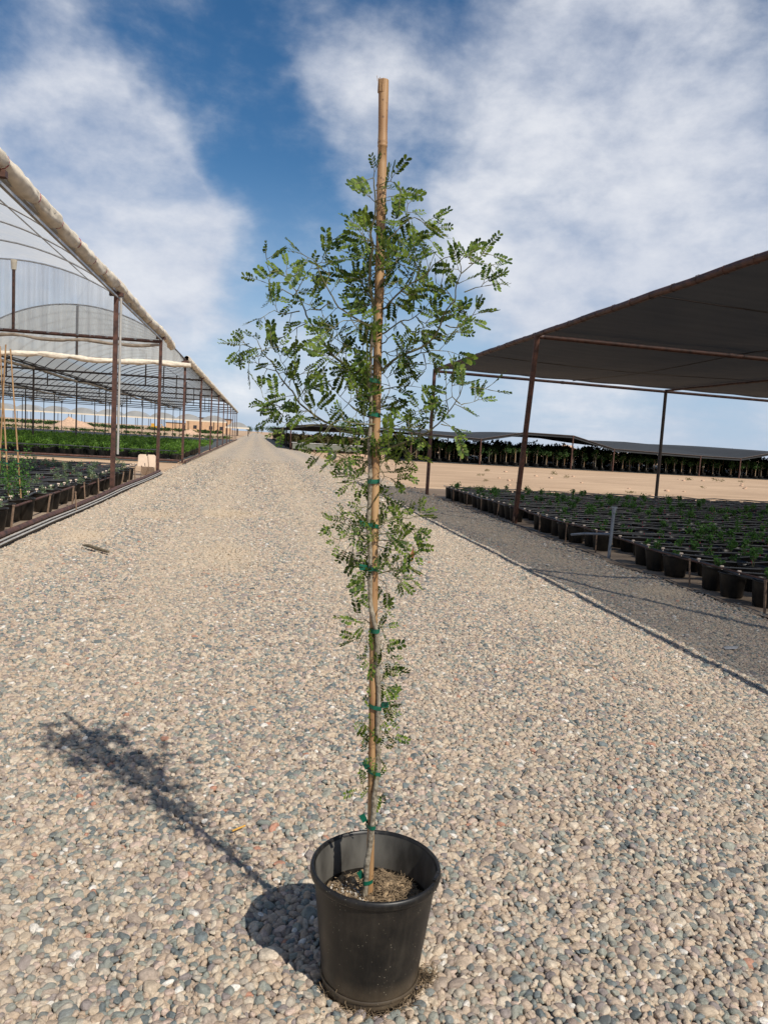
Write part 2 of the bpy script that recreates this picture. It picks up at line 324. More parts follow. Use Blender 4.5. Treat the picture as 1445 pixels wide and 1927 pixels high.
def gravel_mat():
    m, t, b = newmat('gravel_bed')
    g = t.nodes.new('ShaderNodeNewGeometry')
    v = t.nodes.new('ShaderNodeTexVoronoi'); v.inputs['Scale'].default_value = 36; t.links.new(g.outputs['Position'], v.inputs['Vector'])
    sp = t.nodes.new('ShaderNodeSeparateColor'); t.links.new(v.outputs['Color'], sp.inputs[0])
    r = ramp_pebble(t, sp.outputs[0])
    # shade in the gaps between stones, painted into the colour
    mr = t.nodes.new('ShaderNodeMapRange'); mr.inputs['From Min'].default_value = .35; mr.inputs['From Max'].default_value = .75
    mr.inputs['To Min'].default_value = 1.0; mr.inputs['To Max'].default_value = .8; t.links.new(v.outputs['Distance'], mr.inputs['Value'])
    n = t.nodes.new('ShaderNodeTexNoise'); n.inputs['Scale'].default_value = .9; n.inputs['Detail'].default_value = 8; n.inputs['Roughness'].default_value = .7
    mp_ = t.nodes.new('ShaderNodeMapping'); mp_.inputs['Scale'].default_value = (1.6, .35, 1)
    t.links.new(g.outputs['Position'], mp_.inputs[0]); t.links.new(mp_.outputs[0], n.inputs['Vector'])
    m2 = t.nodes.new('ShaderNodeMapRange'); m2.inputs['From Min'].default_value = .3; m2.inputs['From Max'].default_value = .7
    m2.inputs['To Min'].default_value = .98; m2.inputs['To Max'].default_value = 1.2; t.links.new(n.outputs['Fac'], m2.inputs['Value'])
    mu = t.nodes.new('ShaderNodeMath'); mu.operation = 'MULTIPLY'; t.links.new(mr.outputs[0], mu.inputs[0]); t.links.new(m2.outputs[0], mu.inputs[1])
    vm_ = t.nodes.new('ShaderNodeVectorMath'); vm_.operation = 'SCALE'; t.links.new(r.outputs[0], vm_.inputs[0]); t.links.new(mu.outputs[0], vm_.inputs['Scale'])
    # worn patches where sandy dirt shows between the stones
    n3 = t.nodes.new('ShaderNodeTexNoise'); n3.inputs['Scale'].default_value = .55; n3.inputs['Detail'].default_value = 9; n3.inputs['Roughness'].default_value = .72
    mp3 = t.nodes.new('ShaderNodeMapping'); mp3.inputs['Scale'].default_value = (1.2, .3, 1); mp3.inputs['Location'].default_value = (3.3, 1.7, 0)
    t.links.new(g.outputs['Position'], mp3.inputs[0]); t.links.new(mp3.outputs[0], n3.inputs['Vector'])
    m4 = t.nodes.new('ShaderNodeMapRange'); m4.inputs['From Min'].default_value = .55; m4.inputs['From Max'].default_value = .72; m4.inputs['To Max'].default_value = .8
    t.links.new(n3.outputs['Fac'], m4.inputs['Value'])
    mx_ = t.nodes.new('ShaderNodeMix'); mx_.data_type = 'RGBA'; t.links.new(m4.outputs[0], mx_.inputs[0]); t.links.new(vm_.outputs[0], mx_.inputs[6])
    mx_.inputs[7].default_value = (.46*1.08, .35*1.08, .235*1.08, 1)
    du = dust_fac(t)
    mxd = t.nodes.new('ShaderNodeMix'); mxd.data_type = 'RGBA'; t.links.new(du, mxd.inputs[0]); t.links.new(mx_.outputs[2], mxd.inputs[6]); mxd.inputs[7].default_value = (.50*1.08, .39*1.08, .27*1.08, 1)
    t.links.new(mxd.outputs[2], b.inputs['Base Color']); b.inputs['Roughness'].default_value = .9; b.inputs['Specular IOR Level'].default_value = .2
    bp = t.nodes.new('ShaderNodeBump'); bp.inputs['Strength'].default_value = .8; bp.inputs['Distance'].default_value = .012; bp.invert = True
    t.links.new(v.outputs['Distance'], bp.inputs['Height']); t.links.new(bp.outputs[0], b.inputs['Normal'])
    return m
gravm = gravel_mat()

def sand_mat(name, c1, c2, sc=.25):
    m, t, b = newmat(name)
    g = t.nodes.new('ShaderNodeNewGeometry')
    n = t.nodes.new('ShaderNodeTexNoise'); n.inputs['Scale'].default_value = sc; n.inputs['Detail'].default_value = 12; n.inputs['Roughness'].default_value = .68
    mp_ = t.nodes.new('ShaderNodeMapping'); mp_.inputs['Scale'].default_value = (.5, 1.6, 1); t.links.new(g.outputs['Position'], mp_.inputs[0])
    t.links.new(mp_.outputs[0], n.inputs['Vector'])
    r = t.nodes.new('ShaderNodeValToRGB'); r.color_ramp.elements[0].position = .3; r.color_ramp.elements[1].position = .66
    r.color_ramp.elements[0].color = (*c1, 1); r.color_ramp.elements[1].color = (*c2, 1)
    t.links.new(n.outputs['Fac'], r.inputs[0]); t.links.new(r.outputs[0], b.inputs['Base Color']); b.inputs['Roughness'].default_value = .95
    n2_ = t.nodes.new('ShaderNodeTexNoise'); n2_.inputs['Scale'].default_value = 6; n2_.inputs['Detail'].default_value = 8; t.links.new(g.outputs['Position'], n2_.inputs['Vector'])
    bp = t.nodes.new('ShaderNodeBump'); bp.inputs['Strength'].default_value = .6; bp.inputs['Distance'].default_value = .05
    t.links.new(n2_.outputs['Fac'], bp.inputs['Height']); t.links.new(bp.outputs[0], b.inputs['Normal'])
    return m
groundm = sand_mat('desert_sand', (.36, .235, .14), (.56, .385, .24))
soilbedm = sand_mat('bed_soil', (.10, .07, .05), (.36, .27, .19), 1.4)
soilm = simple('potting_soil', (.13, .085, .05), .95, 0, .6, 45, 1.0, var2=(.26, .185, .11))

def bamboo_mat():
    m, t, b = newmat('bamboo_cane')
    tcn = t.nodes.new('ShaderNodeTexCoord')
    n = t.nodes.new('ShaderNodeTexNoise'); n.inputs['Scale'].default_value = 8; n.inputs['Detail'].default_value = 8
    mp_ = t.nodes.new('ShaderNodeMapping'); mp_.inputs['Scale'].default_value = (6, 6, .8); t.links.new(tcn.outputs['Object'], mp_.inputs[0]); t.links.new(mp_.outputs[0], n.inputs['Vector'])
    r = t.nodes.new('ShaderNodeValToRGB'); r.color_ramp.elements[0].position = .32; r.color_ramp.elements[1].position = .66
    r.color_ramp.elements[0].color = (.25, .13, .055, 1); r.color_ramp.elements[1].color = (.42, .26, .125, 1)
    t.links.new(n.outputs['Fac'], r.inputs[0])
    v = t.nodes.new('ShaderNodeTexVoronoi'); v.inputs['Scale'].default_value = 55; t.links.new(tcn.outputs['Object'], v.inputs['Vector'])
    mr = t.nodes.new('ShaderNodeMapRange'); mr.inputs['From Min'].default_value = .22; mr.inputs['From Max'].default_value = .12; mr.inputs['To Max'].default_value = .7
    t.links.new(v.outputs['Distance'], mr.inputs['Value'])
    mx_ = t.nodes.new('ShaderNodeMix'); mx_.data_type = 'RGBA'; t.links.new(mr.outputs[0], mx_.inputs[0]); t.links.new(r.outputs[0], mx_.inputs[6]); mx_.inputs[7].default_value = (.12, .06, .03, 1)
    t.links.new(mx_.outputs[2], b.inputs['Base Color']); b.inputs['Roughness'].default_value = .55
    return m
bamboo = bamboo_mat()

# ------------------------------------------------------------------ mesh helpers
class MB:
    def __init__(s): s.v = []; s.f = []; s.sm = []
    def add(s, v, f, smooth=False):
        o = len(s.v); s.v += [tuple(p) for p in v]; s.f += [tuple(i+o for i in q) for q in f]; s.sm += [smooth]*len(f)
    def box(s, c, d, rz=0, tilt=None):
        m = Matrix.Rotation(rz, 3, 'Z')
        if tilt is not None: m = m @ tilt
        P = [Vector(c)+m @ Vector((x*d[0]/2, y*d[1]/2, z*d[2]/2)) for x in (-1, 1) for y in (-1, 1) for z in (-1, 1)]
        s.add(P, [(0, 1, 3, 2), (4, 6, 7, 5), (0, 4, 5, 1), (2, 3, 7, 6), (0, 2, 6, 4), (1, 5, 7, 3)])
    def tube(s, pts, r, n=8, cap=True):
        pts = [Vector(p) for p in pts]; rs = r if isinstance(r, (list, tuple)) else [r]*len(pts)
        V = []; F = []; ref = None
        for i, p in enumerate(pts):
            d = (pts[min(i+1, len(pts)-1)]-pts[max(i-1, 0)]).normalized()
            if ref is None: ref = Vector((0, 0, 1)) if abs(d.z) < .9 else Vector((1, 0, 0))
            a = d.cross(ref)
            if a.length < 1e-5: a = d.cross(Vector((.3, 1, .2)))
            a.normalize(); bb = d.cross(a).normalized(); ref = a.cross(d) if False else ref
            for k in range(n):
                t = 2*math.pi*k/n; V.append(p+(a*math.cos(t)+bb*math.sin(t))*rs[i])
        for i in range(len(pts)-1):
            for k in range(n):
                k2 = (k+1) % n; F.append((i*n+k, i*n+k2, (i+1)*n+k2, (i+1)*n+k))
        s.add(V, F, True)
        if cap:
            s.add(V[:n], [tuple(range(n))]); s.add(V[-n:], [tuple(reversed(range(n)))])
    def lathe(s, prof, c=(0, 0, 0), n=32, jit=0):
        V = []; F = []
        for r, z in prof:
            for k in range(n):
                t = 2*math.pi*k/n; rr = r*(1+jit*math.sin(3*t+r*9)); V.append((c[0]+rr*math.cos(t), c[1]+rr*math.sin(t), c[2]+z))
        for i in range(len(prof)-1):
            for k in range(n):
                k2 = (k+1) % n; F.append((i*n+k, i*n+k2, (i+1)*n+k2, (i+1)*n+k))
        s.add(V, F, True)
    def mesh(s, name, mat):
        me = bpy.data.meshes.new(name); me.from_pydata(s.v, [], s.f); me.materials.append(mat)
        me.polygons.foreach_set('use_smooth', s.sm); me.update(); return me
    def build(s, name, mat, parent=None, loc=None):
        o = bpy.data.objects.new(name, s.mesh(name, mat)); C.objects.link(o)
        if parent: o.parent = parent
        if loc: o.location = loc
        return o
def npmesh(name, v, f, mat, smooth=False):
    me = bpy.data.meshes.new(name); me.from_pydata(v.tolist() if hasattr(v, 'tolist') else v, [], f.tolist() if hasattr(f, 'tolist') else f)
    me.materials.append(mat)
    if smooth: me.polygons.foreach_set('use_smooth', [True]*len(me.polygons))
    me.update(); return me
def link(name, me, parent=None, loc=None, rz=0):
    o = bpy.data.objects.new(name, me); C.objects.link(o)
    if parent: o.parent = parent
    if loc: o.location = loc
    o.rotation_euler = (0, 0, rz); return o
def tag(o, label, cat, group=None, kind=None):
    o['label'] = label; o['category'] = cat
    if group: o['group'] = group
    if kind: o['kind'] = kind
    return o
def thing(name, label, cat, loc=(0, 0, 0), rz=0, group=None):
    o = bpy.data.objects.new(name, None); C.objects.link(o); o.empty_display_size = .1
    o.location = loc; o.rotation_euler = (0, 0, rz); return tag(o, label, cat, group)
def struct(o): o['kind'] = 'structure'; return o
def copy_thing(root, loc, rz, label, group=None):
    r = root.copy(); C.objects.link(r); r.location = loc; r.rotation_euler = (0, 0, rz); r['label'] = label
    if group: r['group'] = group
    for ch in list(root.children):
        c = ch.copy(); C.objects.link(c); c.parent = r
    return r

def leaf_cloud(n, rx, ry, rz, size, seed, cz=0, stems=0, up=.3, hollow=.0, aspect=.5):
    """many small pointed leaves spread through an uneven crown; returns vertices, faces"""
    g = np.random.default_rng(seed)
    k = max(3, n//40)
    cc = g.normal(size=(k, 3)); cc /= np.linalg.norm(cc, axis=1)[:, None]; cc *= g.uniform(.25, .8, (k, 1))
    p = cc[g.integers(0, k, n)]+g.normal(size=(n, 3))*.24
    p *= np.array([rx, ry, rz]); p[:, 2] += cz
    d = g.normal(size=(n, 3)); d[:, 2] += up; d /= np.linalg.norm(d, axis=1)[:, None]
    q = np.cross(d, g.normal(size=(n, 3))); q /= np.linalg.norm(q, axis=1)[:, None]
    s = size*g.uniform(.6, 1.3, (n, 1))
    a = p; b_ = p+d*s*.5+q*s*aspect*.5; c_ = p+d*s; e = p+d*s*.5-q*s*aspect*.5
    V = np.stack([a, b_, c_, e], 1).reshape(-1, 3); F = np.arange(4*n).reshape(-1, 4)
    return V, F

# ------------------------------------------------------------------ ground
def gh(x):
    """the road is crowned: its right shoulder falls to the shaded bed"""
    t = min(max((x-1.8)/3.8, 0), 1); return -.24*(t*t*(3-2*t))
ghv = np.vectorize(gh)
xs = [-3000, -600, -150, -40, -12, -6, -3.5]+[round(-3+.2*i, 2) for i in range(48)]+[7, 9, 14, 30, 80, 250, 900, 3000]
ys = [-60, -10, 0, 10, 30, 60, 120, 250, 600, 1500, 4000, 8000]
V = [(x, y, gh(x)-.034) for y in ys for x in xs]; nx = len(xs)
F = [(j*nx+i, j*nx+i+1, (j+1)*nx+i+1, (j+1)*nx+i) for j in range(len(ys)-1) for i in range(nx-1)]
g_o = link('ground', npmesh('ground', V, F, groundm, True)); struct(g_o)

def road_edges(y):
    wob = .22*math.sin(y*.9)+.14*math.sin(y*2.3+1)+.08*math.sin(y*5.1)
    left = -3.12+.04*math.sin(y*1.7) if y < 130 else -3.6
    if y < 26: right = 6.12+.14*math.sin(y*1.9)+.07*math.sin(y*4.7)
    else: right = 5.7-.018*(min(y, 150)-26)*.6+wob*min(1, y/40)
    return left, right
V = []; F = []
yr = list(np.concatenate([np.arange(-3, 30, .2), np.arange(30, 80, .7), np.arange(80, 300, 5), [400, 600, 900]]))
K = 26
for y in yr:
    l, r_ = road_edges(y)
    for k in range(K):
        x = l+(r_-l)*k/(K-1); V.append((x, float(y), gh(x)-.022+.006*math.sin(x*1.9+1)*math.sin(y*.7)))
F = [(j*K+i, j*K+i+1, (j+1)*K+i+1, (j+1)*K+i) for j in range(len(yr)-1) for i in range(K-1)]
struct(link('gravel_road', npmesh('gravel_road', V, F, gravm, True)))

def sheet(name, x0, x1, y0, y1, z, mat, nx_=24, ny_=24, jit=.12):
    V = []; F = []
    for j in range(ny_+1):
        for i in range(nx_+1):
            x = x0+(x1-x0)*i/nx_; y = y0+(y1-y0)*j/ny_
            if i in (0, nx_): x += random.uniform(-jit, jit)
            if j in (0, ny_): y += random.uniform(-jit, jit)
            V.append((x, y, z))
    F = [(j*(nx_+1)+i, j*(nx_+1)+i+1, (j+1)*(nx_+1)+i+1, (j+1)*(nx_+1)+i) for j in range(ny_) for i in range(nx_)]
    return struct(link(name, npmesh(name, V, F, mat)))
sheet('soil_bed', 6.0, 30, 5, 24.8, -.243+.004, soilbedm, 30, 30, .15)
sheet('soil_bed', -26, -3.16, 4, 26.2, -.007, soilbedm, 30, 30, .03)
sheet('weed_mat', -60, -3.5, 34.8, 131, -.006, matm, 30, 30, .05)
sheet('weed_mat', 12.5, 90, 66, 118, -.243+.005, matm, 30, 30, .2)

# loose river gravel: real stones near the camera, thinning into the gravel bed further off
def pebble_points():
    P = []
    zones = [(.5, 4.6, .0186, 2, .0176), (4.6, 8.5, .0200, 2, .0190), (8.5, 13, .0245, 1, .023), (13, 20, .034, 1, .026), (20, 46, .052, 1, .032)]
    for y0, y1, c, layers, s in zones:
        for ly in range(layers):
            X, Y = np.meshgrid(np.arange(-3.4, 6.7, c), np.arange(y0, y1, c*.93))
            X = X.ravel(); Y = Y.ravel(); n = len(X)
            X = X+rng.uniform(-.42, .42, n)*c; Y = Y+rng.uniform(-.42, .42, n)*c
            keep = (X > -.45*Y-1.5) & (X < .85*Y+1.5) & (X > -3.0-rng.random(n)**3*.35) & (X < 5.85+rng.random(n)**3*.6)
            keep &= ((X-.395)**2+(Y-2.03)**2) > .147**2
            # worn patches
            pat = np.exp(-(((X+.3)/.55)**2+((Y-14.6)/.8)**2))+.8*np.exp(-(((X+.25)/.35)**2+((Y-9.6)/1.3)**2))+.7*np.exp(-(((X+2.3)/.25)**2+((Y-11)/.6)**2))+.8*np.exp(-(((X+1.7)/.35)**2+((Y-14)/.9)**2))
            keep &= rng.random(n) > pat*.75
            if y0 >= 20: keep &= rng.random(n) < ((46-Y)/26)**1.3*.9
            X, Y = X[keep], Y[keep]; n = len(X)
            size = s*np.exp(rng.normal(0, .25, n))*(1 if ly == 0 else 1.04)
            sc = np.stack([size*rng.uniform(.98, 1.6, n), size*rng.uniform(.78, 1.05, n), size*rng.uniform(.58, .88, n)], 1)
            z = ghv(X)+(rng.uniform(-.003, .003, n) if ly == 0 else rng.uniform(.008, .014, n))+size*.12-.020
            z += .006*np.sin(X*1.9+1)*np.sin(Y*.7)+.005*np.sin(X*6.1+1.3+np.sin(Y*2.2))*np.sin(Y*4.3)
            rot = np.stack([rng.normal(0, .3, n), rng.normal(0, .3, n), rng.uniform(0, 6.283, n)], 1)
            P.append((np.stack([X, Y, z], 1), sc, rot, rng.random(n)))
    return [np.concatenate([p[i] for p in P]) for i in range(4)]
pp, ps, pr, pc = pebble_points()
print('pebbles', len(pp))
me = bpy.data.meshes.new('gravel'); me.vertices.add(len(pp)); me.vertices.foreach_set('co', pp.astype(np.float32).ravel())
a = me.attributes.new('pscale', 'FLOAT_VECTOR', 'POINT'); a.data.foreach_set('vector', ps.astype(np.float32).ravel())
a = me.attributes.new('prot', 'FLOAT_VECTOR', 'POINT'); a.data.foreach_set('vector', pr.astype(np.float32).ravel())
a = me.attributes.new('pcol', 'FLOAT', 'POINT'); a.data.foreach_set('value', pc.astype(np.float32))
me.update()
gv = link('gravel', me); tag(gv, 'loose rounded river pebbles in tan, cream and slate grey covering the road', 'gravel', kind='stuff')
me.materials.append(pebm)
gt = bpy.data.node_groups.new('pebbles', 'GeometryNodeTree')
gt.interface.new_socket('Geometry', in_out='INPUT', socket_type='NodeSocketGeometry')
gt.interface.new_socket('Geometry', in_out='OUTPUT', socket_type='NodeSocketGeometry')
gi = gt.nodes.new('NodeGroupInput'); go = gt.nodes.new('NodeGroupOutput')
g2i = gt.nodes.new('GeometryNodeGeometryToInstance')
for i in range(9):
    ic = gt.nodes.new('GeometryNodeMeshIcoSphere'); ic.inputs['Radius'].default_value = .62; ic.inputs['Subdivisions'].default_value = 3
    sp_ = gt.nodes.new('GeometryNodeSetPosition'); nz = gt.nodes.new('ShaderNodeTexNoise'); nz.noise_dimensions = '4D'
    nz.inputs['W'].default_value = i*13.7; nz.inputs['Scale'].default_value = 1.15; nz.inputs['Detail'].default_value = 1.2
    sb = gt.nodes.new('ShaderNodeVectorMath'); sb.operation = 'SUBTRACT'; sb.inputs[1].default_value = (.5, .5, .5)
    sc_ = gt.nodes.new('ShaderNodeVectorMath'); sc_.operation = 'SCALE'; sc_.inputs['Scale'].default_value = .62
    gt.links.new(nz.outputs['Color'], sb.inputs[0]); gt.links.new(sb.outputs[0], sc_.inputs[0])
    gt.links.new(ic.outputs['Mesh'], sp_.inputs['Geometry']); gt.links.new(sc_.outputs[0], sp_.inputs['Offset'])
    sh = gt.nodes.new('GeometryNodeSetShadeSmooth'); gt.links.new(sp_.outputs[0], sh.inputs[0])
    sm_ = gt.nodes.new('GeometryNodeSetMaterial'); sm_.inputs['Material'].default_value = pebm
    gt.links.new(sh.outputs[0], sm_.inputs[0]); gt.links.new(sm_.outputs[0], g2i.inputs[0])
ip = gt.nodes.new('GeometryNodeInstanceOnPoints'); ip.inputs['Pick Instance'].default_value = True
ar = gt.nodes.new('GeometryNodeInputNamedAttribute'); ar.data_type = 'FLOAT_VECTOR'; ar.inputs['Name'].default_value = 'prot'
asc = gt.nodes.new('GeometryNodeInputNamedAttribute'); asc.data_type = 'FLOAT_VECTOR'; asc.inputs['Name'].default_value = 'pscale'
gt.links.new(gi.outputs[0], ip.inputs['Points']); gt.links.new(g2i.outputs[0], ip.inputs['Instance'])
ri = gt.nodes.new('FunctionNodeRandomValue'); ri.data_type = 'INT'
[s for s in ri.inputs if s.name == 'Max' and s.type == 'INT'][0].default_value = 8
[s for s in ri.inputs if s.name == 'Min' and s.type == 'INT'][0].default_value = 0
gt.links.new([s for s in ri.outputs if s.type == 'INT'][0], ip.inputs['Instance Index'])
e2r = gt.nodes.new('FunctionNodeEulerToRotation'); gt.links.new(ar.outputs['Attribute'], e2r.inputs[0]); gt.links.new(e2r.outputs[0], ip.inputs['Rotation'])
gt.links.new(asc.outputs['Attribute'], ip.inputs['Scale'])
gt.links.new(ip.outputs[0], go.inputs[0])
md = gv.modifiers.new('pebbles', 'NODES'); md.node_group = gt
